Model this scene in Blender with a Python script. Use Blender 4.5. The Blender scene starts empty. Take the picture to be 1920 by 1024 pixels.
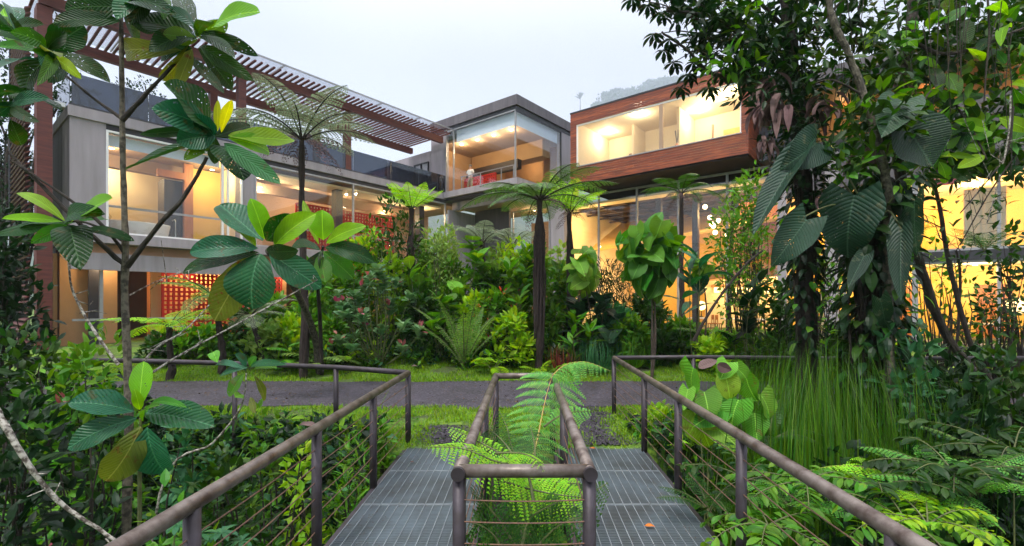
import bpy, math, random
import numpy as np
from mathutils import Vector
rs = np.random.RandomState(7); random.seed(7)
S = bpy.context.scene; C = S.collection
R = math.radians
# ------------------------------------------------------------------ camera
HOR, F, H = 567.0, 900.0, 2.1
cam = bpy.data.objects.new('camera', bpy.data.cameras.new('camera')); C.objects.link(cam); S.camera = cam
cam.location = (0, 0, H); cam.rotation_euler = (R(90), 0, 0)
cam.data.sensor_width = 36; cam.data.lens = 36*F/1920; cam.data.shift_y = (HOR-512)/1920
cam.data.clip_end = 9000; cam.data.clip_start = 0.05
# ------------------------------------------------------------------ world, sun, exposure
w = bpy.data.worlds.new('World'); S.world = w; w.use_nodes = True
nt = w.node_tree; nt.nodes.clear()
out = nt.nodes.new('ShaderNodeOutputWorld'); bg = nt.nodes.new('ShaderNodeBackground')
sky = nt.nodes.new('ShaderNodeTexSky'); sky.sky_type = 'NISHITA'; sky.sun_disc = False
SUN_EL, SUN_ROT = R(58), R(205)
sky.sun_elevation = SUN_EL; sky.sun_rotation = SUN_ROT
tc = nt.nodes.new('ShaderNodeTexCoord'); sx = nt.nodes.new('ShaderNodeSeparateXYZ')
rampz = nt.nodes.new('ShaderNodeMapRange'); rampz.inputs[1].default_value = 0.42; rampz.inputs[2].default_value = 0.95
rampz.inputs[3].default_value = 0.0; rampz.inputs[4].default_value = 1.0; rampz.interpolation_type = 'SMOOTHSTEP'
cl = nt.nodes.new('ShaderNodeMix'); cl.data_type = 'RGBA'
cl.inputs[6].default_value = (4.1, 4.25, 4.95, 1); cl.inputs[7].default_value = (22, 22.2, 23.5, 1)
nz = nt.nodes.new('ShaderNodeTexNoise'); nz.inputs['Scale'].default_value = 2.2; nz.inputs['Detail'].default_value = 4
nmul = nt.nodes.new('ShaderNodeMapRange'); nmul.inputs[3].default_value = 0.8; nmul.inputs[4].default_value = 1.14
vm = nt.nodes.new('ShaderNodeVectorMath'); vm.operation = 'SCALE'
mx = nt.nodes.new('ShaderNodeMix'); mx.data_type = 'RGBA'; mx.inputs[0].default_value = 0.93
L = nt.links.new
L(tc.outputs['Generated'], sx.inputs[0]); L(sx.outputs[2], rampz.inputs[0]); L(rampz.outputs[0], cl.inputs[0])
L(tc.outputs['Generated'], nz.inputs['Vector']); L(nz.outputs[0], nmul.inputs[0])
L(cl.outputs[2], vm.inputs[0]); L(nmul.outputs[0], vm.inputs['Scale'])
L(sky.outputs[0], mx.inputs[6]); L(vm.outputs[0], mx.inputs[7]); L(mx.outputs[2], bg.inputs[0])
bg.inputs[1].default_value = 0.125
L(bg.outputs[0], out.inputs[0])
sl = bpy.data.lights.new('sun', 'SUN'); sl.energy = 3.2; sl.angle = R(12); sl.color = (1, .96, .9)
so = bpy.data.objects.new('sun', sl); C.objects.link(so)
az = SUN_ROT; d = Vector((math.sin(az)*math.cos(SUN_EL), math.cos(az)*math.cos(SUN_EL), math.sin(SUN_EL)))
so.rotation_euler = d.to_track_quat('Z', 'Y').to_euler()
S.view_settings.view_transform = 'Standard'; S.view_settings.look = 'None'; S.view_settings.exposure = 0.5; S.view_settings.gamma = 1
S.render.engine = 'CYCLES'
S.cycles.max_bounces = 7; S.cycles.transparent_max_bounces = 16; S.cycles.volume_bounces = 3
S.cycles.sample_clamp_indirect = 4
# ------------------------------------------------------------------ helpers
def W(px, py, Y): return np.array([(px-960)/F*Y, Y, H+(HOR-py)/F*Y])
def nrmz(a):
    a = np.asarray(a, float); return a/np.maximum(np.linalg.norm(a, axis=-1, keepdims=True), 1e-9)
CUBEF = np.array([[0,3,2,1],[4,5,6,7],[0,1,5,4],[1,2,6,5],[2,3,7,6],[3,0,4,7]])
class MB:
    def __init__(s): s.V=[]; s.F=[]; s.U=[]; s.n=0
    def add(s, v, f, uv=None):
        v = np.asarray(v, float).reshape(-1,3); f = np.asarray(f, int)
        s.V.append(v); s.F.append(f+s.n); s.U.append(np.zeros((len(v),2)) if uv is None else uv); s.n += len(v); return s
    def box(s, x0,x1,y0,y1,z0,z1):
        if x0>x1: x0,x1=x1,x0
        if y0>y1: y0,y1=y1,y0
        v=[[x0,y0,z0],[x1,y0,z0],[x1,y1,z0],[x0,y1,z0],[x0,y0,z1],[x1,y0,z1],[x1,y1,z1],[x0,y1,z1]]
        return s.add(v, CUBEF)
    def bar(s, a, b, w, h, up=(0,0,1)):
        a=np.asarray(a,float); b=np.asarray(b,float); t=nrmz(b-a); x=nrmz(np.cross(t,up)); z=np.cross(x,t)
        v=[]
        for q in (a,b):
            for sx_,sz_ in ((-1,-1),(1,-1),(1,1),(-1,1)): v.append(q+x*w/2*sx_+z*h/2*sz_)
        return s.add(v, [[0,1,2,3],[7,6,5,4],[0,4,5,1],[1,5,6,2],[2,6,7,3],[3,7,4,0]])
    def tube(s, pts, rad, n=8, cap=True, rough=0):
        p=np.asarray(pts,float); m=len(p)
        r=np.full(m,rad,float) if np.isscalar(rad) else np.asarray(rad,float)
        t=nrmz(np.gradient(p,axis=0)); ref=np.array([0,0,1.]) if abs(t[0][2])<.9 else np.array([1.,0,0])
        x=nrmz(np.cross(t[0],ref)); V=[]
        for i in range(m):
            x=nrmz(x-t[i]*np.dot(x,t[i])); y=np.cross(t[i],x)
            a=np.arange(n)*2*math.pi/n; rr=r[i]*(1+rough*rs.uniform(-1,1,n))
            V.append(p[i]+rr[:,None]*(np.cos(a)[:,None]*x+np.sin(a)[:,None]*y))
        V=np.concatenate(V); i=np.arange(m-1)[:,None]*n; j=np.arange(n)[None,:]; k=(j+1)%n
        Fq=np.stack([i+j,i+k,i+n+k,i+n+j],-1).reshape(-1,4)
        s.add(V,Fq)
        if cap:
            b0=s.n-len(V)
            s.F.append(np.array([list(range(n-1,-1,-1))])+b0); s.F.append(np.array([list(range(n))])+b0+(m-1)*n)
        return s
    def sphere(s, c, r, nu=12, nv=8, rz=None):
        rz=rz or r; V=[]; 
        for i in range(nv+1):
            th=math.pi*(.02+.96*i/nv)
            for j in range(nu):
                a=2*math.pi*j/nu; V.append([c[0]+r*math.sin(th)*math.cos(a),c[1]+r*math.sin(th)*math.sin(a),c[2]+rz*math.cos(th)])
        Fq=[[i*nu+j,(i+1)*nu+j,(i+1)*nu+(j+1)%nu,i*nu+(j+1)%nu] for i in range(nv) for j in range(nu)]
        return s.add(V,Fq)
    def leaves(s, B, D, N, Ln, Wd, shape='ovate', bend=.08, fold=.15, ns=4, nt=2, wave=0, rib=0):
        B=np.atleast_2d(B).astype(float); n=len(B); D=nrmz(np.atleast_2d(D)*np.ones((n,1))); N=np.atleast_2d(N)*np.ones((n,1))
        N=nrmz(N-D*np.sum(N*D,-1,keepdims=True)); X=np.cross(D,N)
        Ln=np.ones(n)*Ln; Wd=np.ones(n)*Wd; bend=np.ones(n)*bend
        sv=np.linspace(0,1,ns+1); tv=np.linspace(-1,1,nt+1)
        pr=PROF[shape](sv)
        ss,tt=np.meshgrid(sv,tv,indexing='ij'); ww=np.repeat(pr[:,None],nt+1,1)
        along=ss.copy()
        if shape=='heart': along=along-.22*np.abs(tt)*(1-ss)**3*1.0
        ph=rs.uniform(0,6.28,n)[:,None,None]
        half=Wd[:,None,None]/2*ww[None]*tt[None]
        jit=1+ (wave*.6*np.sin(ss[None]*17+ph*2+tt[None]) if wave else 0)
        half=half*jit
        off=bend[:,None,None]*4*ss*(1-ss)*Ln[:,None,None] + fold*np.abs(half) 
        if wave: off=off+wave*Wd[:,None,None]*np.abs(tt)**2*np.sin(ss[None]*9+ph+2*np.sign(tt)[None])
        if rib: off=off+rib*Wd[:,None,None]*np.sin((ss-.28*np.abs(tt))*2*math.pi*9)[None]*(1-.5*np.abs(tt))*np.minimum(1,ww*1.5)
        P=B[:,None,None,:]+D[:,None,None,:]*(Ln[:,None,None]*along)[...,None]+X[:,None,None,:]*half[...,None]+N[:,None,None,:]*off[...,None]
        m=(ns+1)*(nt+1)
        i=np.arange(ns)[:,None]*(nt+1); j=np.arange(nt)[None,:]
        q=np.stack([i+j,i+j+1,i+nt+2+j,i+nt+1+j],-1).reshape(-1,4)
        Fq=(q[None]+np.arange(n)[:,None,None]*m).reshape(-1,4)
        uv=np.stack([(tt*ww+1)/2,ss],-1).reshape(1,-1,2).repeat(n,0).reshape(-1,2)
        return s.add(P.reshape(-1,3),Fq,uv)
    def build(s, name, mt, parent=None, origin=None, smooth=False):
        me=bpy.data.meshes.new(name); V=np.concatenate(s.V)
        if origin is not None: V=V-np.asarray(origin,float)
        lens=np.concatenate([np.full(len(f),f.shape[1]) for f in s.F]); idx=np.concatenate([f.reshape(-1) for f in s.F])
        me.vertices.add(len(V)); me.vertices.foreach_set('co',V.astype(np.float32).ravel())
        me.loops.add(len(idx)); me.loops.foreach_set('vertex_index',idx.astype(np.int32))
        me.polygons.add(len(lens)); st=np.concatenate([[0],np.cumsum(lens)[:-1]])
        me.polygons.foreach_set('loop_start',st.astype(np.int32))
        me.polygons.foreach_set('use_smooth',np.full(len(lens),smooth))
        uvl=me.uv_layers.new(name='UVMap'); U=np.concatenate(s.U)[idx]; uvl.data.foreach_set('uv',U.astype(np.float32).ravel())
        me.update(calc_edges=True); me.materials.append(mt)
        o=bpy.data.objects.new(name,me); C.objects.link(o)
        if parent is not None: o.parent=parent
        elif origin is not None: o.location=origin
        return o
PROF={
 'ovate': lambda s: np.maximum(np.sin(math.pi*np.clip(s,0,1)**.8)**.75,.02),
 'obov': lambda s: np.maximum(np.sin(math.pi*np.clip(s,0,1)**1.35)**.8,.03),
 'big': lambda s: np.maximum((np.sin(math.pi*np.clip(s,0,1)**1.15))**.62,.02),
 'lance': lambda s: np.maximum(np.sin(math.pi*s**.9),.02),
 'strap': lambda s: np.maximum((1-s)**.6*np.minimum(1,.5+s*3),.02),
 'round': lambda s: np.maximum(np.sqrt(np.clip(1-(2*s-1)**2,0,1)),.02),
 'heart': lambda s: np.maximum(np.where(s<.25,.72+.28*np.sin(s/.25*math.pi/2),np.cos((s-.25)/.75*math.pi/2)**.8),.02),
}
def tag(o, label=None, cat=None, group=None, kind=None):
    if label: o['label']=label
    if cat: o['category']=cat
    if group: o['group']=group
    if kind: o['kind']=kind
    return o
def thing(name, label, cat, loc=(0,0,0), rz=0, group=None):
    o=bpy.data.objects.new(name,None); C.objects.link(o); o.location=tuple(float(a) for a in loc); o.rotation_euler=(0,0,rz)
    o.empty_display_size=.2
    return tag(o,label,cat,group)
def struct(mb,name,mt,smooth=False): return tag(mb.build(name,mt,smooth=smooth),kind='structure')
# ------------------------------------------------------------------ materials
def newmat(name):
    m=bpy.data.materials.new(name); m.use_nodes=True; t=m.node_tree; b=t.nodes['Principled BSDF']; return m,t,b
def mixcol(t, fac, a, b):
    n=t.nodes.new('ShaderNodeMix'); n.data_type='RGBA'
    for i,v in ((0,fac),(6,a),(7,b)):
        if hasattr(v,'is_linked'): t.links.new(v,n.inputs[i])
        elif i==0: n.inputs[0].default_value=v
        else: n.inputs[i].default_value=(*v,1) if len(v)==3 else v
    return n.outputs[2]
def noise(t, scale, detail=4, coord='Object', rough=.6, stretch=None):
    tc=t.nodes.new('ShaderNodeTexCoord'); n=t.nodes.new('ShaderNodeTexNoise'); n.inputs['Scale'].default_value=scale; n.inputs['Detail'].default_value=detail; n.inputs['Roughness'].default_value=rough
    src=tc.outputs[coord]
    if stretch:
        mp=t.nodes.new('ShaderNodeMapping'); mp.inputs['Scale'].default_value=stretch; t.links.new(src,mp.inputs[0]); src=mp.outputs[0]
    t.links.new(src,n.inputs['Vector']); return n.outputs[0]
def ramp(t, v, lo, hi, a=0., b=1.):
    n=t.nodes.new('ShaderNodeMapRange'); n.inputs[1].default_value=lo; n.inputs[2].default_value=hi; n.inputs[3].default_value=a; n.inputs[4].default_value=b
    t.links.new(v,n.inputs[0]); return n.outputs[0]
def bump(t,b,h,st=.3,dist=.02):
    n=t.nodes.new('ShaderNodeBump'); n.inputs['Strength'].default_value=st; n.inputs['Distance'].default_value=dist
    t.links.new(h,n.inputs['Height']); t.links.new(n.outputs[0],b.inputs['Normal'])
def surf(name, c1, c2=None, rough=.6, sc=3, metal=0, bst=.25, bsc=None, lo=.35, hi=.65, stretch=None, spec=.5, bdist=.01):
    m,t,b=newmat(name); c2=c2 or tuple(x*.75 for x in c1)
    f=ramp(t,noise(t,sc,5,stretch=stretch),lo,hi); t.links.new(mixcol(t,f,c1,c2),b.inputs['Base Color'])
    b.inputs['Roughness'].default_value=rough; b.inputs['Metallic'].default_value=metal; b.inputs['Specular IOR Level'].default_value=spec
    bump(t,b,noise(t,bsc or sc*6,4,stretch=stretch),bst,bdist); return m
def emis(name, col, st):
    m,t,b=newmat(name); b.inputs['Base Color'].default_value=(*col,1); b.inputs['Emission Color'].default_value=(*col,1); b.inputs['Emission Strength'].default_value=st; return m
def leafmat(name, c1, c2, trans=.3, rough=.45, veins=False, vn=6.5, holes=0, spots=None, tr=None, sheen=.25):
    m,t,b=newmat(name); g=t.nodes.new('ShaderNodeNewGeometry'); ri=g.outputs['Random Per Island']
    col=mixcol(t,ri,c1,c2)
    nn=ramp(t,noise(t,2.5,3),.3,.7,.72,1.22)
    hs=t.nodes.new('ShaderNodeHueSaturation'); t.links.new(nn,hs.inputs['Value']); t.links.new(col,hs.inputs['Color'])
    mm=t.nodes.new('ShaderNodeMath'); mm.operation='MULTIPLY_ADD'; mm.inputs[1].default_value=.05; mm.inputs[2].default_value=.475
    m7=t.nodes.new('ShaderNodeMath'); m7.operation='FRACT'; m8=t.nodes.new('ShaderNodeMath'); m8.operation='MULTIPLY'; m8.inputs[1].default_value=13.7
    t.links.new(ri,m8.inputs[0]); t.links.new(m8.outputs[0],m7.inputs[0]); t.links.new(m7.outputs[0],mm.inputs[0]); t.links.new(mm.outputs[0],hs.inputs['Hue'])
    col=hs.outputs[0]
    if spots:
        f=ramp(t,noise(t,9,5),.58,.68); col=mixcol(t,f,col,spots)
    if veins:
        uv=t.nodes.new('ShaderNodeUVMap'); sp=t.nodes.new('ShaderNodeSeparateXYZ'); t.links.new(uv.outputs[0],sp.inputs[0])
        def mth(op,a,bv=None,c=None):
            n=t.nodes.new('ShaderNodeMath'); n.operation=op
            for i,v in enumerate((a,bv,c)):
                if v is None: continue
                if hasattr(v,'is_linked'): t.links.new(v,n.inputs[i])
                else: n.inputs[i].default_value=v
            return n.outputs[0]
        au=mth('ABSOLUTE',mth('SUBTRACT',sp.outputs[0],.5))
        ph=mth('SUBTRACT',sp.outputs[1],mth('MULTIPLY',au,.62))
        wv=mth('ABSOLUTE',mth('SINE',mth('MULTIPLY',ph,2*math.pi*vn)))
        vein=ramp(t,wv,0.0,.16,1,0); mid=ramp(t,au,.006,.022,1,0)
        vf=mth('MAXIMUM',mth('MULTIPLY',vein,.45),mid)
        col=mixcol(t,mth('MULTIPLY',vf,.55),col,tuple(min(1,x*1.9+.045) for x in c2))
        bump(t,b,mth('ADD',wv,mth('MULTIPLY',noise(t,30,3),.4)),.5,.012)
    t.links.new(col,b.inputs['Base Color']); b.inputs['Roughness'].default_value=rough; b.inputs['Specular IOR Level'].default_value=sheen
    tl=t.nodes.new('ShaderNodeBsdfTranslucent')
    if tr: tl.inputs[0].default_value=(*tr,1)
    else:
        h2=t.nodes.new('ShaderNodeHueSaturation'); h2.inputs['Saturation'].default_value=1.15; h2.inputs['Value'].default_value=1.7; h2.inputs['Hue'].default_value=.485
        t.links.new(col,h2.inputs['Color']); t.links.new(h2.outputs[0],tl.inputs[0])
    ms=t.nodes.new('ShaderNodeMixShader'); ms.inputs[0].default_value=trans
    t.links.new(b.outputs[0],ms.inputs[1]); t.links.new(tl.outputs[0],ms.inputs[2]); res=ms.outputs[0]
    if holes:
        tp=t.nodes.new('ShaderNodeBsdfTransparent'); m2=t.nodes.new('ShaderNodeMixShader')
        vo=t.nodes.new('ShaderNodeTexVoronoi'); vo.inputs['Scale'].default_value=34; tcx=t.nodes.new('ShaderNodeTexCoord'); t.links.new(tcx.outputs['Object'],vo.inputs['Vector'])
        a=ramp(t,vo.outputs['Distance'],.16,.17,1,0); msk=ramp(t,noise(t,5,2),.62-holes,.625-holes,0,1)
        mu=t.nodes.new('ShaderNodeMath'); mu.operation='MULTIPLY'; t.links.new(a,mu.inputs[0]); t.links.new(msk,mu.inputs[1])
        t.links.new(mu.outputs[0],m2.inputs[0]); t.links.new(res,m2.inputs[1]); t.links.new(tp.outputs[0],m2.inputs[2]); res=m2.outputs[0]
    t.links.new(res,t.nodes['Material Output'].inputs[0]); return m
M={}
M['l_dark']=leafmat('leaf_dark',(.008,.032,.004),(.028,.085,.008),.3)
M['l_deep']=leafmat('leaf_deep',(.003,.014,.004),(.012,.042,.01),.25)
M['l_mid']=leafmat('leaf_mid',(.035,.13,.007),(.11,.27,.016),.35)
M['l_bright']=leafmat('leaf_bright',(.13,.3,.006),(.28,.45,.012),.4)
M['l_clusia']=leafmat('leaf_greygreen',(.07,.17,.065),(.15,.27,.11),.25,.35)
M['l_blue']=leafmat('leaf_bluegreen',(.02,.095,.035),(.055,.17,.06),.25)
M['l_pale']=leafmat('leaf_pale',(.13,.24,.05),(.24,.36,.08),.35)
M['l_dead']=leafmat('leaf_dead',(.06,.035,.038),(.19,.11,.11),.1,.8)
M['l_pink']=leafmat('leaf_pink',(.35,.06,.08),(.45,.16,.14),.3)
M['l_red']=leafmat('leaf_dark_red',(.12,.02,.02),(.22,.06,.03),.3)
M['l_flower']=leafmat('flower_red',(.55,.06,.02),(.7,.14,.03),.3)
M['v_dark']=leafmat('bigleaf_dark',(.006,.032,.003),(.016,.062,.006),.34,.4,True,holes=.15,spots=(.06,.05,.01))
M['v_blue']=leafmat('bigleaf_bluegreen',(.01,.07,.028),(.025,.12,.045),.25,.36,True,holes=.15,spots=(.05,.06,.02))
M['v_bright']=leafmat('bigleaf_bright',(.12,.3,.004),(.22,.42,.008),.45,.4,True,holes=.02)
M['v_mid']=leafmat('bigleaf_mid',(.035,.13,.006),(.075,.2,.012),.4,.4,True,holes=.15,spots=(.09,.09,.01))
M['v_olive']=leafmat('bigleaf_olive',(.09,.12,.015),(.16,.17,.03),.4,.5,True,holes=.1,spots=(.14,.06,.02))
M['v_yellow']=leafmat('bigleaf_yellow',(.42,.42,.03),(.5,.5,.05),.4,.4,True,holes=0)
M['v_phil']=leafmat('bigleaf_philodendron',(.005,.026,.01),(.014,.05,.02),.12,.5,True,vn=9.5,holes=.14,spots=(.07,.08,.04),sheen=.35)
M['v_heart']=leafmat('bigleaf_heart',(.06,.2,.01),(.19,.38,.035),.3,.5,True,holes=.06,spots=(.12,.13,.02))
M['v_hgreen']=leafmat('bigleaf_hanging',(.03,.14,.01),(.08,.24,.02),.3,.45,True,holes=.0)
M['f_dark']=leafmat('fern_dark',(.012,.055,.006),(.04,.12,.014),.35)
M['f_mid']=leafmat('fern_mid',(.08,.18,.03),(.17,.3,.07),.4)
M['f_main']=leafmat('fern_crown',(.045,.12,.02),(.1,.21,.045),.2)
M['f_bright']=leafmat('fern_bright',(.17,.42,.012),(.27,.55,.025),.4)
M['f_fresh']=leafmat('fern_fresh',(.08,.27,.035),(.16,.4,.07),.4)
M['f_gray']=leafmat('fern_graygreen',(.1,.14,.08),(.2,.24,.15),.3)
M['grass']=leafmat('grass_blades',(.018,.075,.004),(.085,.2,.01),.4)
M['lawn']=leafmat('lawn_blades',(.08,.2,.006),(.22,.36,.012),.3)
M['bark']=surf('bark',(.09,.065,.045),(.03,.022,.016),.9,6,bst=.8,bsc=30,bdist=.02)
M['bark_d']=surf('bark_dark',(.045,.032,.024),(.015,.011,.009),.9,8,bst=.9,bsc=40,bdist=.02)
M['lichen']=surf('bark_lichen',(.06,.045,.035),(.4,.37,.32),.85,26,bst=.5,bsc=40,lo=.42,hi=.6)
M['lichen2']=surf('bark_grey',(.13,.11,.08),(.035,.028,.02),.85,18,bst=.6,bsc=40,lo=.4,hi=.6)
M['stem']=surf('stem_green',(.12,.14,.04),(.05,.05,.02),.7,8)
M['rachis']=surf('rachis_tan',(.42,.3,.07),(.3,.2,.05),.6,10)
M['fibre']=surf('fern_trunk_fibre',(.05,.032,.025),(.015,.01,.01),.95,9,bst=1,bsc=50,stretch=(4,4,1),bdist=.03)
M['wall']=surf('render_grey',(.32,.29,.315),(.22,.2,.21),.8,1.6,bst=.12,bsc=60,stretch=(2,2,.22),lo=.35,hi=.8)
M['wall_d']=surf('render_dark',(.13,.115,.13),(.085,.075,.085),.75,1.6,stretch=(2,2,.25),bst=.12,bsc=60)  # dark render; on the left wing's end wall it carries painted shade
M['dark']=surf('metal_dark',(.03,.028,.035),(.02,.02,.025),.5,3)
M['navy']=surf('panel_navy',(.045,.045,.06),(.03,.03,.045),.45,2)
M['tan']=surf('wall_tan',(.46,.27,.13),(.4,.23,.11),.7,.9,bst=.1)
M['cream']=surf('wall_cream',(.78,.66,.46),(.72,.6,.4),.7,.6,bst=.05)
M['yellow']=surf('wall_yellow',(.75,.5,.12),(.7,.42,.1),.7,.7,bst=.05)
M['brown']=surf('ceiling_taupe',(.36,.24,.16),(.3,.2,.13),.7,.7,bst=.05)
M['floor']=surf('floor_wood',(.3,.18,.09),(.2,.12,.06),.4,3,stretch=(1,8,1))
M['white']=surf('white_paint',(.75,.74,.73),(.68,.67,.67),.5,1,bst=.05)
M['frame']=surf('frame_grey',(.38,.37,.38),(.3,.3,.31),.4,3,bst=.05,metal=.4)
M['red']=surf('screen_red',(.5,.012,.01),(.36,.01,.008),.5,2,bst=.1)
M['perg']=surf('pergola_wood',(.13,.027,.018),(.07,.015,.011),.55,2.5,bst=.25,stretch=(6,.6,6))
M['black']=surf('dark_panel',(.03,.018,.014),(.02,.012,.01),.5,3)
M['orange']=surf('wood_orange',(.45,.17,.05),(.35,.12,.035),.5,3,stretch=(6,6,.6))
M['soffit']=surf('soffit_wood',(.38,.19,.08),(.28,.13,.05),.55,2,stretch=(1,7,1))
M['steel']=surf('tube_steel',(.16,.13,.112),(.05,.03,.022),.42,7,metal=.35,bst=.35,bsc=30,lo=.42,hi=.66,bdist=.004)
M['steel_d']=surf('post_steel',(.05,.04,.05),(.028,.02,.022),.5,7,metal=.3,bst=.3,bsc=40,bdist=.004)
M['cable']=surf('cable_rust',(.2,.1,.06),(.1,.06,.05),.6,30,metal=.4)
M['gr_l']=surf('grating_bar',(.33,.37,.4),(.2,.22,.24),.45,4,metal=.5,bst=.1)
M['gr_d']=surf('grating_cross',(.21,.26,.3),(.12,.13,.135),.5,1.3,metal=.4,bst=.1)
M['blind']=surf('blind_fabric',(.62,.7,.82),(.56,.64,.78),.8,2,bst=.05)
M['skin']=surf('skin',(.5,.28,.19),(.46,.25,.17),.6,5,bst=.05)
M['shirt']=surf('shirt_white',(.75,.72,.7),(.68,.65,.64),.8,8,bst=.3)
M['khaki']=surf('trousers_khaki',(.36,.28,.17),(.3,.23,.14),.85,8,bst=.3)
M['hair']=surf('hair_grey',(.12,.1,.09),(.06,.05,.045),.8,20)
M['bulb']=emis('bulb_warm',(1,.72,.35),9)
M['dl']=emis('downlight',(1,.78,.48),7)
M['lamp']=emis('lamp_shade_lit',(1,.7,.32),3.0)
M['mud']=surf('litter',(.12,.07,.03),(.05,.03,.015),.9,20)
M['porc']=surf('porcelain',(.72,.7,.68),(.68,.66,.64),.2,1,bst=.02)
def woodclad():
    m,t,b=newmat('cladding_wood'); g=t.nodes.new('ShaderNodeNewGeometry')
    c=mixcol(t,g.outputs['Random Per Island'],(.2,.036,.01),(.36,.085,.025))
    f=ramp(t,noise(t,1.2,6,stretch=(1,1,14)),.4,.62); c=mixcol(t,f,c,(.12,.028,.014))
    t.links.new(c,b.inputs['Base Color']); b.inputs['Roughness'].default_value=.5; bump(t,b,noise(t,3,4,stretch=(2,2,30)),.3,.006); return m
M['clad']=woodclad()
def glass(name, tint, ior=1.55, rough=.0, base=.0):
    m,t,b=newmat(name); t.nodes.remove(b)
    tp=t.nodes.new('ShaderNodeBsdfTransparent'); tp.inputs[0].default_value=(*tint,1)
    gl=t.nodes.new('ShaderNodeBsdfGlossy'); gl.inputs['Roughness'].default_value=rough; gl.inputs[0].default_value=(.95,.97,1,1)
    lw=t.nodes.new('ShaderNodeLayerWeight'); lw.inputs[0].default_value=.5; pw=t.nodes.new('ShaderNodeMath'); pw.operation='POWER'; pw.inputs[1].default_value=4
    t.links.new(lw.outputs['Facing'],pw.inputs[0]); ad=t.nodes.new('ShaderNodeMath'); ad.operation='MULTIPLY_ADD'; ad.inputs[1].default_value=.8; ad.inputs[2].default_value=.045+base; t.links.new(pw.outputs[0],ad.inputs[0])
    ms=t.nodes.new('ShaderNodeMixShader'); t.links.new(ad.outputs[0],ms.inputs[0]); t.links.new(tp.outputs[0],ms.inputs[1]); t.links.new(gl.outputs[0],ms.inputs[2])
    t.links.new(ms.outputs[0],t.nodes['Material Output'].inputs[0]); return m
M['glass']=glass('window_glass',(.96,.97,.96),1.5)
M['glass_b']=glass('balustrade_glass',(.16,.19,.24),1.5,.02,.04)
M['glass_r']=glass('canopy_glass',(.9,.92,.94),1.45,.1,.0)
def groundmat():
    m,t,b=newmat('ground_soil_moss'); n1=ramp(t,noise(t,.9,6),.45,.6); n2=ramp(t,noise(t,9,4),.4,.65)
    c=mixcol(t,n2,(.06,.13,.008),(.13,.22,.012)); c=mixcol(t,n1,c,(.04,.05,.015)); 
    t.links.new(c,b.inputs['Base Color']); b.inputs['Roughness'].default_value=.95; bump(t,b,noise(t,25,5),.8,.05); return m
M['ground']=groundmat()
def gravel():
    m,t,b=newmat('path_gravel'); vo=t.nodes.new('ShaderNodeTexVoronoi'); vo.inputs['Scale'].default_value=28; tcx=t.nodes.new('ShaderNodeTexCoord'); t.links.new(tcx.outputs['Object'],vo.inputs['Vector'])
    c=mixcol(t,ramp(t,noise(t,1.2,5),.4,.65),(.034,.027,.038),(.016,.012,.015)); sp=t.nodes.new('ShaderNodeSeparateColor'); t.links.new(vo.outputs['Color'],sp.inputs[0])
    c=mixcol(t,ramp(t,sp.outputs[0],.6,1,0,.6),c,(.11,.095,.12)); t.links.new(c,b.inputs['Base Color']); b.inputs['Roughness'].default_value=.8
    bump(t,b,vo.outputs['Distance'],.9,.02); return m
M['gravel']=gravel()
M['hill']=surf('hill_forest',(.03,.06,.02),(.02,.04,.015),.9,.05,bst=1,bsc=.3)
# ------------------------------------------------------------------ ground
def bx(s_,y): return s_+.0256*y           # bridge runs along a slightly turned axis
def edge(x):  # where the gully bank begins
    ax=np.abs(x-.2); return 6.9+np.clip((ax-1.9)*.75,0,2.0)
def gz(x,y):
    x=np.asarray(x,float); y=np.asarray(y,float)
    e=edge(x); dn=np.clip((e-y)/1.5,0,1); z=-2.6*(dn*dn*(3-2*dn))
    z=np.where(y<-9, z+2.6*np.clip((-9-y)/3,0,1), z)
    z=z+.5*np.clip((y-13.0)/4.0,0,1)
    z=z+.05*np.sin(x*1.3+.4*y)*np.sin(y*.9-x*.2)*np.clip(1-np.abs(y-11)/3*0,0,1)*np.where((y>9.3)&(y<13.2),.2,1)
    return z
xs=np.concatenate([-np.geomspace(2550,27,16),np.arange(-26,26.01,.3),np.geomspace(27,2700,16)])
ys=np.concatenate([-np.geomspace(3500,13,14),np.arange(-12,30.01,.25),np.geomspace(31,3650,20)])
xx,yy=np.meshgrid(xs,ys,indexing='xy'); zz=gz(xx,yy)+rs.uniform(-.02,.02,xx.shape)*((yy<9.2)|(yy>13.3))
nx=len(xs); i=np.arange(len(ys)-1)[:,None]*nx; j=np.arange(nx-1)[None,:]
g=MB(); g.add(np.stack([xx,yy,zz],-1),np.stack([i+j,i+j+1,i+nx+j+1,i+nx+j],-1).reshape(-1,4)); struct(g,'ground',M['ground'],True)
# gravel path sheet
xs=np.arange(-30,30.01,.25); rows=[]
for k,t_ in enumerate(np.linspace(0,1,13)):
    lo=9.55+.18*np.sin(xs*.9)+.1*np.sin(xs*2.7); hi=12.75+.12*np.sin(xs*.7+1)+.06*np.sin(xs*3.1)
    y=lo+(hi-lo)*t_; rows.append(np.stack([xs,y,gz(xs,y)+.012],-1))
v=np.stack(rows); nx=len(xs); i=np.arange(12)[:,None]*nx; j=np.arange(nx-1)[None,:]
g=MB(); g.add(v,np.stack([i+j,i+j+1,i+nx+j+1,i+nx+j],-1).reshape(-1,4)); struct(g,'path',M['gravel'],True)
g=MB(); n=5200; sd_=rs.rand(n)<.75; X=np.where(sd_,rs.normal(1.35,.22,n),rs.normal(-1.0,.2,n)); Y=np.where(sd_,rs.uniform(7.0,9.7,n),rs.uniform(7.0,8.0,n)); X=X+.12*np.sin(Y*3)
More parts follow.
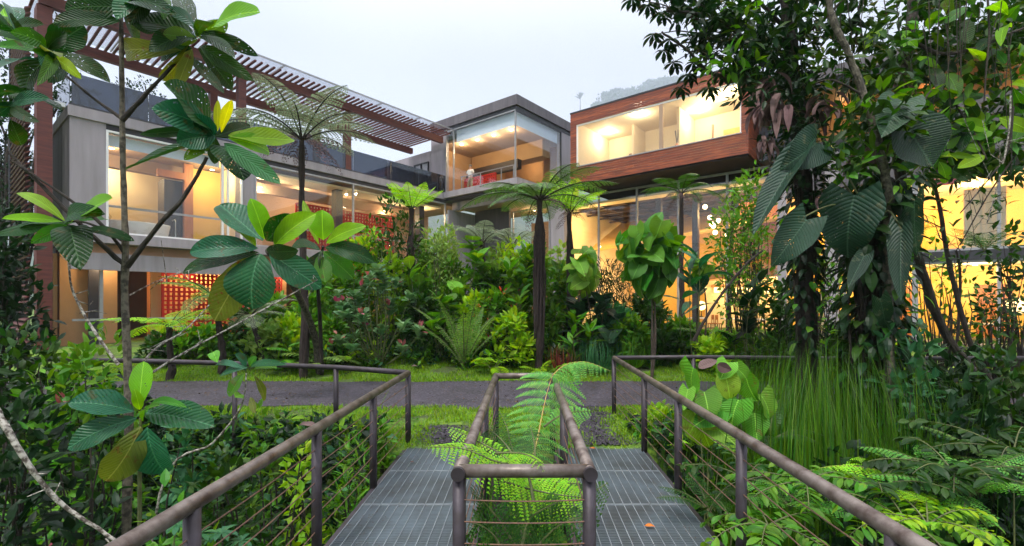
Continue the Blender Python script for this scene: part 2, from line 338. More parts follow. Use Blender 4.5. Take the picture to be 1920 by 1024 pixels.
g.leaves(np.stack([X,Y,gz(X,Y)+.012],-1),np.stack([rs.normal(size=n),rs.normal(size=n),np.zeros(n)],-1),np.array([0,0,1.])+rs.normal(size=(n,3))*.3,rs.uniform(.02,.07,n),rs.uniform(.02,.05,n),'round',.1,.1,2,2)
tag(g.build('gravel_spill',M['gravel']),'loose dark gravel trodden into the moss at the bridge end','gravel',kind='stuff')
# hill with forest
rx=np.linspace(-2300,2500,150); rid=[]
def ridge(x):
    return np.interp(x,[-700,-200,20,45,70,110,170,260,500,900],[30,55,84,126,146,158,160,160,160,160])*1.49+2.5*np.sin(x*.12)
HY=2000
rows=[]
for k,t_ in enumerate(np.linspace(0,1,16)):
    y=220+(HY-220)*t_; z=ridge(rx*350/HY)*3.85*(t_**1.2)*.985+1.5*rs.uniform(-1,1,len(rx)); rows.append(np.stack([rx,np.full(len(rx),y),z],-1))
rows.append(np.stack([rx,np.full(len(rx),HY+400),np.full(len(rx),0.)],-1))
v=np.stack(rows); nx=len(rx); i=np.arange(len(rows)-1)[:,None]*nx; j=np.arange(nx-1)[None,:]
g=MB(); g.add(v,np.stack([i+j,i+j+1,i+nx+j+1,i+nx+j],-1).reshape(-1,4)); struct(g,'hill',M['hill'],True)
def blobcloud(mb,c,rad,n,L_,Wd_,shape='ovate',flat=.8,ns=2,updir=.3,bias=.6):
    u=nrmz(rs.normal(size=(n,3))); r=rs.uniform(0,1,n)**(1/3.)*(1-bias)+bias*rs.uniform(.75,1,n)
    P=np.asarray(c)+u*r[:,None]*np.asarray(rad)
    D=nrmz(u+rs.normal(size=(n,3))*.6+np.array([0,0,updir])); N=nrmz(np.array([0,0,1.])+rs.normal(size=(n,3))*.5)
    mb.leaves(P,D,N,L_*rs.uniform(.6,1.3,n),Wd_*rs.uniform(.6,1.2,n),shape,.06,.2,ns,2)
g=MB()
for k in range(330):
    x=rs.uniform(60,1600); t_=rs.uniform(.93,1.0); y=220+(HY-220)*t_; z=float(ridge(x*350/HY))*3.85*(t_**1.2)
    r=rs.uniform(16,32); blobcloud(g,(x,y,z+r*.5),(r,r,r*.8),120,9,6.5)
tag(g.build('forest_canopy',M['l_dark']),'misty forest canopy covering the far hillside','forest',kind='stuff')
def fartree(px,py_top,py_base,hw,lab,kind):
    b=W(px,py_base,HY-4); t_=W(px,py_top,HY-4); o=thing('ridge_tree',lab,'tree',b); hh=t_[2]-b[2]; r=hw/F*HY
    m=MB(); m.tube([b+[0,0,-40],b+[0,0,hh*.8]],[3.4,1.6],6); m.build('trunk',M['bark'],o,b)
    m=MB()
    if kind=='round':
        for k in range(7): blobcloud(m,t_+[rs.uniform(-r,r)*.6,rs.uniform(-r,r)*.6,-rs.uniform(.15,.5)*hh],(r*.5,r*.5,hh*.2),150,7.5,5)
    else:
        for a in np.linspace(0,6.28,15)[:-1]: m.leaves(b+[0,0,hh*.72],[[math.cos(a),math.sin(a),rs.uniform(.5,2.2)]],[0,0,1],hh*.42,9,'lance',.1,.3,4,2)
    m.build('crown',M['l_dark'],o,b)
fartree(1088,178,212,9,'thin palm like tree standing alone on the misty ridge','palm')
fartree(1155,165,200,17,'round crowned misty tree on the ridge above the wooden box','round')
fartree(1222,150,190,20,'broad misty tree on the ridge right of the round crowned one','round')
# ------------------------------------------------------------------ the lodge
BC=np.array([.25,27.4,0.]); E1=np.array([.7766,-.63,0]); U1=np.array([.63,.7766,0]); BR=math.atan2(-.63,.7766)
def wl(p,q,z=0.): return BC+E1*p+U1*q+np.array([0,0,z])
def qat(px,p):  # q of a pixel column on plane p
    r=(px-960)/F; X0=BC[0]+E1[0]*p; Y0=BC[1]+E1[1]*p; return (r*Y0-X0)/(U1[0]-U1[1]*r)
def pat(px,q):
    r=(px-960)/F; X0=BC[0]+U1[0]*q; Y0=BC[1]+U1[1]*q; return (r*Y0-X0)/(E1[0]-E1[1]*r)
lodge=thing('lodge_building','grey lodge with lit glass walls, red lattice screens and wood clad box','building',BC,BR)
SPLIT={'post','bracket','dark_door','wall','ceiling','dark_opening','window_rail','column','door','terrace_wall','box_shell','room_wall','beam','window_header','fascia_beam'}
def part(name,mt,boxes,parent=lodge,lab=None):
    if name in SPLIT and len(boxes)>1:
        for b in boxes: o=part(name,mt,[b],parent,lab)
        return o
    m=MB()
    for b in boxes: m.box(*b)
    o=m.build(name,M[mt] if isinstance(mt,str) else mt,parent)
    if lab: o['label']=lab
    return o
PF=-5.8
# -- left wing
part('floor_slab','wall_d',[(-14,-5.7,-18.3,1,.05,.42)])
part('floor_slab','wall',[(-14,-5.72,-18.15,.15,4.3,4.67)])
part('ceiling','brown',[(-13.9,-6.3,-18.0,2.4,3.96,4.29)])
part('fascia_beam','wall',[(-6.15,-5.92,-18.05,.1,3.3,3.93)])
part('terrace_slab','wall',[(-14,-5.74,-18.15,-.02,8.72,9.1)])
part('ceiling','brown',[(-13.9,-6.1,-17.9,2.4,8.45,8.7)])
part('wall','wall',[(-7.2,-5.82,-18.1,-17.1,4.67,8.72)])
part('wall','wall_d',[(-14,-7.2,-18.1,-17.95,4.67,8.72),(-14,-8.6,-18.1,-17.95,.42,4.29)],lab='end wall of the left wing with shade in its colour')  # same grey render as the pier; its shade is put into the darker colour
part('wall','wall',[(-6.6,-5.82,-12.36,-11.83,4.67,8.72)])
part('wall','cream',[(-11.6,-11.4,-17.9,-12.1,4.67,8.45),(-11.6,-6.3,-12.2,-12.0,4.67,8.45),(-11.4,-7.2,-17.95,-17.8,4.67,8.45)],lab='cream inner wall of the lit bathroom')
part('wall','brown',[(-10.6,-10.4,-12.0,2.5,4.67,8.45)],lab='taupe inner wall behind the long window')
part('window_header','dark',[(-5.98,-5.86,-17.1,-12.36,8.5,8.72),(-5.98,-5.86,-11.83,0,8.5,8.72)])
def window(axis, c, a0,a1,z0,z1, mull=(), fr=.06, mt='frame', gl='glass', hz=()):
    """axis 'p': plane p=c spanning q a0..a1; axis 'q': plane q=c spanning p"""
    def bb(u0,u1,d0,d1,zz0,zz1): return (d0,d1,u0,u1,zz0,zz1) if axis=='p' else (u0,u1,d0,d1,zz0,zz1)
    m=MB(); d=.06
    m.box(*bb(a0,a1,c-d,c+d,z0,z0+fr)); m.box(*bb(a0,a1,c-d,c+d,z1-fr,z1))
    m.box(*bb(a0,a0+fr,c-d,c+d,z0+fr,z1-fr)); m.box(*bb(a1-fr,a1,c-d,c+d,z0+fr,z1-fr))
    for u in mull: m.box(*bb(u-fr/2,u+fr/2,c-d,c+d,z0+fr,z1-fr))
    o=m.build('window',M[mt],lodge)
    m=MB(); m.box(*bb(a0+fr,a1-fr,c-.008,c+.008,z0+fr,z1-fr)); m.build('pane',M[gl],o)
    return o
window('p',PF-.05,-17.1,-12.36,4.67,8.5,(-13.16,-12.95),.07,'white')
window('p',PF-.05,-11.83,-.02,4.67,8.5,(-6.76,),.07)
part('window_rail','frame',[(-6.06,-6.0,-17.0,-13.2,5.68,5.76),(-6.06,-6.0,-11.8,0,5.68,5.74)])
part('blind','blind',[(-6.16,-6.13,-17.0,-13.2,8.0,8.42)],lab='pale blind strip above the bathroom glass')
# bathroom interior
part('wardrobe','black',[(-9.3,-8.4,-14.6,-13.7,4.68,7.6)],lab='dark wooden cabinet in the bathroom')
part('door_frame','orange',[(-8.38,-8.15,-13.9,-13.55,4.68,8.4),(-8.38,-8.15,-14.9,-13.9,7.65,7.95)],lab='orange wood door frame')
part('wall','yellow',[(-9.0,-8.8,-13.5,-12.2,4.68,8.4)],lab='yellow bathroom wall')
part('counter','orange',[(-11.35,-10.8,-17.6,-14.9,5.5,5.62)])
part('ceiling_beam','brown',[(-9.6,-9.2,-17.7,-12.3,7.9,8.44)])
# long window interior
for q0 in (-7.15,-1.4): part('column','navy',[(-7.0,-6.55,q0-.2,q0+.2,4.68,8.44)],lab='dark column inside the long window')
part('cove','cream',[(-7.6,-6.2,-11.7,-.1,8.2,8.3)])
part('ceiling_beam','brown',[(-8.6,-8.3,-11.9,0,7.7,8.2)])
def lattice(p0,q0,q1,z0,z1,lab,cell=.19,mt='red',axis='p'):
    m=MB(); n=max(2,int(round((q1-q0)/cell))); k=max(2,int(round((z1-z0)/cell))); wv=cell*.42
    for a in range(n+1):
        q=q0+(q1-q0)*a/n
        if axis=='p': m.box(p0-.05,p0+.05,q-wv/2,q+wv/2,z0,z1)
        else: m.box(q-wv/2,q+wv/2,p0-.05,p0+.05,z0,z1)
    for a in range(k+1):
        z=z0+(z1-z0)*a/k
        if axis=='p': m.box(p0-.044,p0+.044,q0,q1,z-wv/2,z+wv/2)
        else: m.box(q0,q1,p0-.044,p0+.044,z-wv/2,z+wv/2)
    o=m.build('lattice_screen',M[mt],lodge); o['label']=lab
lattice(-7.8,-8.9,-6.9,4.7,7.35,'red lattice screen inside the long window')
lattice(-7.8,-6.3,-2.7,4.7,7.35,'lit red lattice screen right of the mullion')
# ground floor
p0=-7.6; q_=lambda px: qat(px,p0)
def seg(mt,a,b,z0=.42,z1=3.95,pp=p0,lab=None,nm='wall'): return part(nm,mt,[(pp-.12,pp,qat(a,pp),qat(b,pp),z0,z1)],lab=lab)
seg('tan',112,165); seg('navy',166,186,pp=-7.3,nm='column'); seg('tan',187,220)
part('dark_opening','black',[(-9.6,-9.5,q_(200),q_(300),.42,3.95)])
seg('tan',283,305); 
lattice(-7.4,qat(305,-7.4),qat(365,-7.4),.45,3.9,'red lattice screen at the left of the ground floor')
lattice(-8.4,qat(365,-8.4),qat(452,-8.4),.45,3.9,'brightly lit red lattice screen on the ground floor')
lattice(-7.4,qat(455,-7.4),qat(527,-7.4),.45,3.9,'red lattice screen at the right of the ground floor')
seg('tan',528,537); seg('tan',576,602); seg('tan',700,742)
part('dark_opening','black',[(-9.6,-9.5,q_(520),q_(600),.42,3.95),(-9.6,-9.5,q_(610),q_(830),.42,3.95)])
part('back_wall','tan',[(-10.6,-10.4,-18,2.4,.42,3.95)])
part('post','frame',[(-6.3,-6.18,qat(186,-6.24),qat(193,-6.24),.42,3.3),(-6.3,-6.18,qat(462,-6.24)-.06,qat(462,-6.24)+.06,.42,3.3),(-6.3,-6.18,-6.8,-6.68,.42,3.3)])
part('balcony_rail','frame',[(-6.12,-6.06,-18.0,-.1,1.42,1.5)])
part('wall','tan',[(-9.5,-7.72,qat(112,p0)-.16,qat(112,p0)-.05,.42,3.95)],lab='tan return wall')
# terrace balustrade
m=MB(); 
for k in range(8): q0=-18.05+k*2.26; m.box(-5.86,-5.84,q0,q0+2.24,9.1,10.28)
m.box(-8.2,-5.9,-18.1,-18.08,9.1,10.28)
o=m.build('balustrade',M['glass_b'],lodge); o['label']='dark tinted glass balustrade along the terrace'
part('balustrade_shoe','dark',[(-5.9,-5.8,-18.12,-.1,9.1,9.18)],parent=o)
part('terrace_wall','wall',[(-12.6,-12.3,-9,-.1,9.1,10.7),(-12.3,-7.3,.0,.3,9.1,12.2)])
window('q',-.06,-8.9,-7.45,9.9,11.5,(-8.2,),.06,'dark')
part('room_back','dark',[(-10,-7.3,1.4,1.5,9.1,12)])
# downlights of the left wing
def downlight(p,q,z,pw=60,col=(1,.68,.36),vis=True,r=.07):
    if vis:
        m=MB(); m.tube([(p,q,z-.03),(p,q,z-.005)],r*1.2,12); m.build('downlight',M['dl'],lodge)
    l=bpy.data.lights.new('room_light','POINT'); l.energy=pw*1.35; l.color=(col[0],min(1,col[1]*1.06),col[2]*1.1); l.shadow_soft_size=.1
    o=bpy.data.objects.new('room_light',l); C.objects.link(o); o.location=tuple(wl(p,q,z-.35))
downlight(-7.5,-13.0,8.2,70,(1,.75,.36)); downlight(-10.6,-16.2,8.4,90,(1,.72,.38)); downlight(-8,-16.5,8.4,40)
downlight(-7.9,-10.7,7.9,110,(1,.74,.45)); downlight(-8.9,-8,8.3,60); downlight(-8.6,-5.6,8.1,110,(1,.72,.42)); downlight(-8.2,-3,7.9,100); downlight(-7,-1,8.1,40)
for q0,pw in ((-16.9,40),(-14.2,12),(-4.5,20),(-1.2,20)): downlight(-6.9,q0,3.95,pw,(1,.66,.34))
downlight(-9.3,qat(395,-9.3),3.9,200,(1,.5,.2)); downlight(-9.3,qat(480,-9.3),3.9,150,(1,.5,.2))
downlight(-6.9,-9.5,3.95,30)
# -- corner room (third storey)
Z3=9.16
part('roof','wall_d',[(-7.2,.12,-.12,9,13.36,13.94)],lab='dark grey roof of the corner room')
part('roof_edge','dark',[(-7.1,.02,-.02,8.9,13.12,13.35)])
part('wall','wall',[(-7.2,-5.82,-.05,.25,Z3,13.12),(-.3,.0,4.6,6.0,Z3,13.12)])
part('floor_slab','wall',[(-7.15,.28,-.28,6,8.78,Z3)])
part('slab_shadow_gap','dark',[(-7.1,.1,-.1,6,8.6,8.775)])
part('fascia_beam','wall',[(-5.78,-.5,.5,.7,8.1,8.595),(-.7,-.5,.7,6,8.1,8.595)])
part('ceiling','brown',[(-5.7,-.72,.72,6,8.3,8.42)])
window('q',0.0,-5.8,-.04,Z3,13.12,(-5.1,),.05,'frame')
m=MB(); m.box(-.008,.008,.03,4.6,Z3,13.12); o=m.build('window',M['glass'],lodge)
part('frame','dark',[(-.05,.05,4.55,4.62,Z3,13.12),(-.04,.04,-.03,4.6,13.05,13.11)],parent=o)
part('blind','blind',[(-5.05,-.2,.2,.23,12.35,13.1),(-.23,-.2,.25,4.5,12.35,13.1)],lab='pale blue blind strip round the corner window')
part('ceiling','brown',[(-7.0,-.3,.3,8.8,12.45,12.6)])
part('wall','tan',[(-7.05,-6.9,.26,7.5,Z3,12.45),(-7,-.4,7.3,7.5,Z3,12.45),(-1.8,-.5,5.2,5.3,Z3,12.45)],lab='tan inner wall of the corner room')
part('bulkhead','tan',[(-6.8,-.6,3.4,4.2,11.4,12.45)])
lattice(2.8,-6.85,-4.0,Z3,10.75,'dark red lattice screen behind the man',axis='q',cell=.2)
part('bulkhead','black',[(-6.85,-2.2,2.9,3.3,10.8,11.4)])
part('balcony_rail','frame',[(-5.0,-.6,.5,.55,10.15,10.2)]+[(a,a+.05,.5,.55,Z3,10.15) for a in (-4.95,-3.3,-1.6,-.65)],lab='slim metal rail behind the corner glass')
for a,b in ((-5.3,.9),(-3.9,.9),(-2.5,.9),(-1.1,.9)): downlight(a,b,12.45,45,(1,.72,.42),r=.09)
downlight(-1.2,3.6,12.4,60,(1,.65,.3),vis=False); downlight(-4,6,12.4,50)
# second storey below the corner room
part('wall','wall',[(-5.8,-5.66,.1,3.2,.4,8.09)])
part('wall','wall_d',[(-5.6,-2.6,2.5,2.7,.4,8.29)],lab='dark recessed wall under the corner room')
part('column','wall',[(pat(1032,3.0),pat(1058,3.0),3.0,3.5,.4,8.29)])
window('q',2.9,-2.6,pat(1031,2.9),.5,8.0,(),.06,'frame')
part('inner_floor','wall_d',[(-5.6,0.2,2.9,9,4.0,4.6)])
part('wall','tan',[(-5.5,.3,8.8,9,.4,8.29)])
downlight(-2,4.4,8.25,70); downlight(-.6,6.5,8.25,80); downlight(-2,5,3.9,60); downlight(0,6,3.9,60)
# -- wood clad box
m=MB(); q0=1.85
def boards(m, a0,a1,z0,z1,plane,fixed):
    n=max(1,int(round((z1-z0)/.125))); h=(z1-z0)/n
    for k in range(n):
        zz=z0+k*h; ofs=rs.uniform(0,.004); cuts=sorted([a0,a1]+([a0+(a1-a0)*rs.uniform(.2,.8)] if a1-a0>3 else []))
        for c0,c1 in zip(cuts[:-1],cuts[1:]):
            if plane=='q': m.box(c0+.003,c1-.003,fixed-.03-ofs,fixed,zz+.006,zz+h-.006)
            else: m.box(fixed,fixed+.03+ofs,c0+.003,c1-.003,zz+.006,zz+h-.006)
boards(m,2.47,11.75,8.75,9.7,'q',q0); boards(m,2.47,11.75,12.08,12.75,'q',q0)
boards(m,2.47,2.86,9.7,12.08,'q',q0); boards(m,11.47,11.75,9.7,12.08,'q',q0)
boards(m,q0,6.5,8.75,12.75,'p',11.75)
wb=m.build('wood_box',M['clad'],lodge); wb['label']='reddish wood clad box jutting out with a long lit window'
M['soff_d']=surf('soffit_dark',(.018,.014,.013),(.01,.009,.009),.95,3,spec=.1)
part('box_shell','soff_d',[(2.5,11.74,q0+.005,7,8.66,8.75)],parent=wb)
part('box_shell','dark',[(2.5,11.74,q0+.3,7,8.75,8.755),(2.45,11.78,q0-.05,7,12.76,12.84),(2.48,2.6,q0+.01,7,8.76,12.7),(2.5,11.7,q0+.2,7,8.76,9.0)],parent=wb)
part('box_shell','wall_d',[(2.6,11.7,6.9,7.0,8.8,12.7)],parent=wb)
part('room_wall','cream',[(2.62,2.72,q0+.12,6.8,9,12.6),(2.72,11.6,6.0,6.1,9,12.6),(11.6,11.72,q0+.12,6.8,9,12.6),(2.72,11.6,q0+.15,6.0,12.35,12.5),(7.9,8.05,3.6,6.0,9,12.34),(5.0,5.12,4.4,6.0,9,12.34)],parent=wb,lab='cream lit room walls inside the box')
part('room_floor','floor',[(2.72,11.6,q0+.15,6.0,9.0,9.1)],parent=wb)
part('window_frame','white',[(2.86,11.47,q0+.0,q0+.1,12.0,12.075),(2.86,2.92,q0,q0+.1,9.75,12.0),(11.41,11.47,q0,q0+.1,9.75,12.0)],parent=wb)
part('mullion','brown',[(7.66,7.84,q0-.01,q0+.09,9.76,12.0)],parent=wb)
part('window_sill','frame',[(2.83,11.5,q0-.06,q0+.11,9.70,9.745)],parent=wb)
part('pane','glass',[(2.92,11.41,q0+.04,q0+.05,9.745,12.0)],parent=wb)
part('yellow_door','yellow',[(9.6,10.6,5.9,5.98,9.1,11.4)],parent=wb)
part('dark_door','floor',[(4.1,4.5,5.9,5.98,9.1,11.2),(9.2,9.28,5.2,5.3,9.1,11.6)],parent=wb)
for a in (3.4,8.7,9.9): downlight(a,4.6 if a<9 else 3.6,12.34,65,(1,.82,.55),r=.1)
downlight(6,3.2,12.34,70,(1,.8,.55),vis=False); downlight(10.8,3.2,12.34,60,(1,.82,.55))
part('dark_block','navy',[(11.9,13.6,3.3,7,8.72,10.9)],lab='dark blue grey block beside the wooden box')
# -- restaurant glass hall
m=MB()
GQ=4.0; mul=[.75,3.09,5.5,7.84,10.3,12.7]
for k in range(5): pass
o=window('q',GQ,.4,12.7,.5,8.6,mul[:-1],.1,'frame')
part('ledge','cream',[(.4,12.7,GQ+.1,GQ+.9,8.0,8.12)])
for a0,a1,b0 in ((12.8,17.5,0),(17.5,22.3,0),(22.3,27,0)):
    window('q',GQ,a0,a1,.3,3.72,((a0+a1)/2,),.1,'frame'); window('q',GQ,a0,a1,4.1,7.1,((a0+a1)/2,),.1,'frame')
part('floor_beam','dark',[(12.7,27,GQ-.12,GQ+.5,3.72,4.1)],lab='dark beam between the tall glass storeys')
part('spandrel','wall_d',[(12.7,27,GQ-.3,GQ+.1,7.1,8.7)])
part('floor_slab','wall_d',[(-.5,27,GQ-.4,14,.1,.5)])
part('column','wall',[(pat(1560,3.6)-.25,pat(1560,3.6)+.25,3.45,3.85,.4,8.6),(12.62,12.98,3.5,3.9,.4,8.65)],lab='lavender grey column before the glass hall')
part('ceiling','black',[(.3,12.6,GQ+.95,14,8.2,8.3)],lab='dark ceiling of the dining hall')
m=MB()
for k in range(8): a=1+k*1.6; m.box(a,a+.08,GQ+1,12,8.0,8.19)
for k in range(4): m.box(.5,12.5,5.5+k*1.6,5.6+k*1.6,7.9,8.0)
m.build('ceiling_beam',M['black'],lodge)
m=MB(); m.add([(.6,7,5.6),(12.6,7,6.6),(12.6,12,7.8),(.6,12,8.1)],[[0,1,2,3]]); m.add([(.6,7.05,5.45),(12.6,7.05,6.45),(12.6,12,7.65),(.6,12,7.95)],[[0,1,2,3]]); m.add([(.6,7,5.6),(12.6,7,6.6),(12.6,7.05,6.45),(.6,7.05,5.45)],[[0,1,2,3]])
m.build('sloping_ceiling',M['yellow'],lodge)
part('back_wall','yellow',[(.3,27,13.8,14,.5,8.6)]); part('side_wall','cream',[(.2,.35,GQ+.3,13.8,.5,8.2)])
part('wall','orange',[(9.6,12.3,9,9.15,4.6,8.1)],lab='orange brick like wall high in the hall')
part('mezzanine','soffit',[(7.2,12.68,8.2,13.7,3.5,4.0)]); part('side_wall','cream',[(7.2,12.68,10.6,10.75,.5,3.5)])
part('column','navy',[(pat(1235,5.2)-.16,pat(1235,5.2)+.16,5.1,5.4,.5,8.15),(pat(1304,5.0)-.15,pat(1304,5.0)+.15,4.9,5.2,.5,8.15)],lab='dark steel column behind the glass')
part('shelf','soffit',[(7.6,12.5,10.4,10.58,3.05,3.2)])
part('partition','yellow',[(12.62,12.75,GQ+.2,13.7,.5,8.2)])
part('back_wall','yellow',[(12.8,27,9.0,9.15,.5,7.1)]); part('floor_slab','cream',[(12.8,27,GQ+.5,9.1,3.75,4.05)]); part('ceiling','cream',[(12.8,27,GQ+.1,9.1,7.1,7.2)])
part('door','orange',[(pat(1690,8.8)-.5,pat(1690,8.8)+.5,8.9,8.97,.5,2.9),(pat(1860,8.9)-.5,pat(1860,8.9)+.6,8.9,8.97,.5,2.9)])
part('frieze','red',[(18.1,18.9,4.4,4.45,6.8,7.08)],lab='red panel strip above the upper curtain')
# curtains
def curtain(a0,a1,q,z0,z1,lab):
    m=MB(); n=int((a1-a0)/.05); x=np.linspace(a0,a1,n); y=q+.06*np.sin(x*22)+.02*np.sin(x*51)
    v=np.concatenate([np.stack([x,y,np.full(n,z0)],-1),np.stack([x,y,np.full(n,z1)],-1)]); i=np.arange(n-1)
    m.add(v,np.stack([i,i+1,n+i+1,n+i],-1)); o=m.build('curtain',M['cream'],lodge,smooth=True); o['label']=lab
curtain(19.0,20.2,4.9,4.15,6.6,'taupe curtain gathered in the upper window'); curtain(14.2,14.8,4.6,.5,3.7,'narrow curtain in the lower window'); curtain(21,22,4.6,.5,3.7,'taupe curtain at the right of the lower window')
for a,b,z,pw in ((2,6,7.5,120),(5,9,5.2,170),(8,6,7.6,100),(10,7.5,7.6,120),(9,9.5,3.3,110),(11.5,9.3,3.3,110),(3,10,3.8,160),(1.5,6,4,90),(6,6,3,60)): downlight(a,b,z,pw*1.35,(1,.61,.24),vis=False)
for a,b,z,pw in ((14.5,6.8,7.0,110),(17,6.8,7.0,130),(19.5,6.6,7.0,130),(22,6.6,7.0,120),(14.5,6.8,3.7,130),(17,6.8,3.7,130),(19.5,6.8,3.7,130),(22,6.6,3.7,130)): downlight(a,b,z,pw*1.25,(1,.63,.22))
# right roof and third storey
part('roof','wall_d',[(12.2,27,1.95,9,11.3,11.75)]); part('roof_edge','navy',[(12.25,27,2.05,8.9,11.0,11.29)])
part('soffit','soffit',[(12.5,27,2.3,5.5,10.9,10.99)]); part('wall','tan',[(13.7,27,5.5,5.7,8.9,10.9)])
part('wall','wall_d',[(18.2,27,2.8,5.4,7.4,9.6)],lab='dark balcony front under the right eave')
part('parapet','wall_d',[(12.7,18,4.0,4.2,8.71,9.3)])
for a in (15,18,21): downlight(a,4.4,10.9,16,(1,.55,.22),vis=False)
# pergola on the terrace
pg=thing('terrace_pergola','dark red timber slat pergola over the terrace of the left wing','pergola',BC,BR)
part('beam','perg',[(-5.95,-5.7,-18.9,-.35,12.3,12.68)],pg); part('beam','perg',[(-8.95,-8.7,-18.9,-.35,12.2,12.56)],pg)
for (a,b,z0) in ((-5.98,-7.05,9.1),(-5.98,-12.35,9.1),(-8.85,-7.2,9.1),(-8.85,-12.5,9.1)): part('post','perg',[(a-.16,a+.16,b-.16,b+.16,z0,12.25)],pg)
m=MB()
for k in range(69):
    q=-19+k*.272; m.box(-9.4,-4.95,q,q+.085,12.69,12.76)
m.build('slats',M['perg'],pg)
m=MB()
for k in range(7): m.box(-9.3,-4.75,-18.9+k*2.65,-18.9+k*2.65+2.6,12.9,12.915)
m.build('canopy_glass',M['glass_r'],pg)
part('canopy_frame','frame',[(-9.35,-4.7,-18.95+k*2.65,-18.91+k*2.65,12.86,12.93) for k in range(8)]+[(-4.74,-4.7,-18.9,-.4,12.86,12.93)],pg)
ls=thing('louvre_screen','tall screen of dark red horizontal louvres with thick post at left wing end','screen',BC,BR)
part('post','perg',[(-6.3,-5.75,-18.95,-18.55,.2,12.28)],ls)
m=MB()
for k in range(60):
    z=.5+k*.2; m.bar((-10.6,-19.1,z),(-6.35,-19.1,z),.16,.05,up=(0,-.6,1))
m.build('louvres',M['perg'],ls)
part('frame','dark',[(-10.75,-10.6,-19.2,-19.0,.3,12.6),(-8.5,-8.4,-19.0,-18.9,.3,12.6)],ls)
part('bracket','white',[(-6.3,-5.9,-18.5,-18.2,9.0,9.15),(-6.3,-5.9,-18.5,-18.2,4.35,4.5)],ls)
# ------------------------------------------------------------------ things inside the lodge
def lth(name,lab,cat,p,q,z,group=None): return thing(name,lab,cat,wl(p,q,z),BR,group)
t=lth('bathtub','white bathtub behind the upper left window','bathtub',-7.2,-15.8,4.68)
m=MB(); pts=[(0,-1.0,.0),(0,1.0,0)]
for k,(r,z) in enumerate(((.36,0),(.42,.3),(.46,.62),(.46,.66),(.38,.64),(.3,.2))):
    pass
a=np.linspace(0,2*math.pi,29)[:-1]; rings=[]
for r,z in ((.34,0),(.42,.3),(.48,.62),(.48,.67),(.4,.65),(.3,.18),(.02,.16)):
    rings.append(np.stack([np.cos(a)*r,np.sin(a)*(r+.62),np.full(28,z)],-1))
i=np.arange(6)[:,None]*28; j=np.arange(28)[None,:]; k=(j+1)%28
m.add(np.concatenate(rings),np.stack([i+j,i+k,i+28+k,i+28+j],-1).reshape(-1,4)); m.build('basin',M['porc'],t,smooth=True)
m=MB(); m.tube([(.3,1.2,0),(.3,1.2,.85),(.2,1.2,.95),(.05,1.15,.9)],.02,8); m.build('tap',M['frame'],t)
for k,(dq,h) in enumerate(((-.9,.35),(-.2,.3),(.3,.22))):
    t=lth('vase',['tall dark vase at the left end of bathroom counter','middle vase on the bathroom counter','small vase at the right end of bathroom counter'][k],'vase',-11.05,-16.3+dq,5.62)
    m=MB(); m.tube([(0,0,0),(0,0,h*.3),(0,0,h*.7),(0,0,h)],[.05,.09,.06,.04],12); m.build('body',M['black'],t)
    m=MB(); m.leaves([[0,0,h]]*5,[[.3,0,1],[-.3,.1,1],[0,.3,1],[.1,-.3,1],[0,0,1]],[0,1,.2],.35,.05,'lance'); m.build('twigs',M['l_dark'],t)
t=lth('air_conditioner','white air conditioner on the back wall of the wooden box room','air conditioner',6.1,5.85,10.75)
m=MB(); m.box(-.5,.5,-.12,.1,0,.3); m.build('case',M['white'],t); m=MB(); m.box(-.45,.45,-.125,-.1,.03,.08); m.build('vent',M['dark'],t)
t=lth('stick_vase','dark vase holding upright sticks by the wooden box window','vase',8.35,2.4,9.75)
m=MB(); m.tube([(0,0,0),(0,0,.15),(0,0,.3)],[.09,.13,.05],12); m.build('body',M['orange'],t)
m=MB()
for k in range(5): m.tube([(0,0,.25),(rs.uniform(-.15,.15),rs.uniform(-.1,.1),.95)],.012,5)
m.build('sticks',M['black'],t)
part('pedestal','cream',[(8.0,8.9,2.2,2.7,9.1,9.745)],parent=wb)
# chandelier
c0=wl(9.6,6.2,8.0); t=thing('pendant_cluster','cluster of hanging globe bulbs on cords in the dining hall','chandelier',c0,BR)
m=MB(); cd=MB()
for (px,py) in ((1322,388),(1331,408),(1338,424),(1347,414),(1341,436),(1364,440),(1334,420)):
    P=W(px,py,25.2+rs.uniform(-.4,.4)); lp=P-c0; q=np.array([np.dot(lp,E1),np.dot(lp,U1),lp[2]])
    m.sphere(q,.12,10,7); cd.tube([(q[0]*.5,q[1]*.5,0),(q[0],q[1],q[2]+.1)],.012,5)
m.build('bulbs',M['bulb'],t,smooth=True); cd.build('cords',M['dark'],t); m=MB(); m.tube([(0,0,-.06),(0,0,0)],.5,16); m.build('ceiling_plate',M['dark'],t)
# wall lamps, tables, chairs
t0=None
for k,px in enumerate((1318,1345,1375,1405,1436)):
    o=lth('wall_lamp',['leftmost','second from left','middle','second from right','rightmost'][k]+' small square glowing wall lamp in the row under the mezzanine','wall lamp',pat(px,10.5),10.5,2.72,'wall lamps in a row under the mezzanine')
    m=MB(); m.box(-.17,.17,-.08,-.02,0,.36); m.build('shade',M['lamp'],o); m=MB(); m.box(-.08,.08,-.019,.0,.08,.28); m.build('wall_plate',M['frame'],o)
def lampt(p,q,z,r,lab):
    t=lth('table_lamp',lab,'lamp',p,q,z); m=MB(); m.tube([(0,0,0),(0,0,.05),(0,0,.08),(0,0,.4)],[.14,.12,.03,.02],12); m.build('base',M['black'],t)
    m=MB(); m.sphere((0,0,.4+r),r,14,9); m.build('globe',M['lamp'],t,smooth=True)
lampt(pat(1315,6.5),6.5,1.25,.26,'glowing globe lamp behind the left pane of the dining hall')
lampt(pat(1903,6),6.0,1.2,.36,'large glowing globe lamp at the far right window')
lampt(pat(1652,6),6.0,1.1,.22,'glowing globe lamp behind the vine covered trunk')
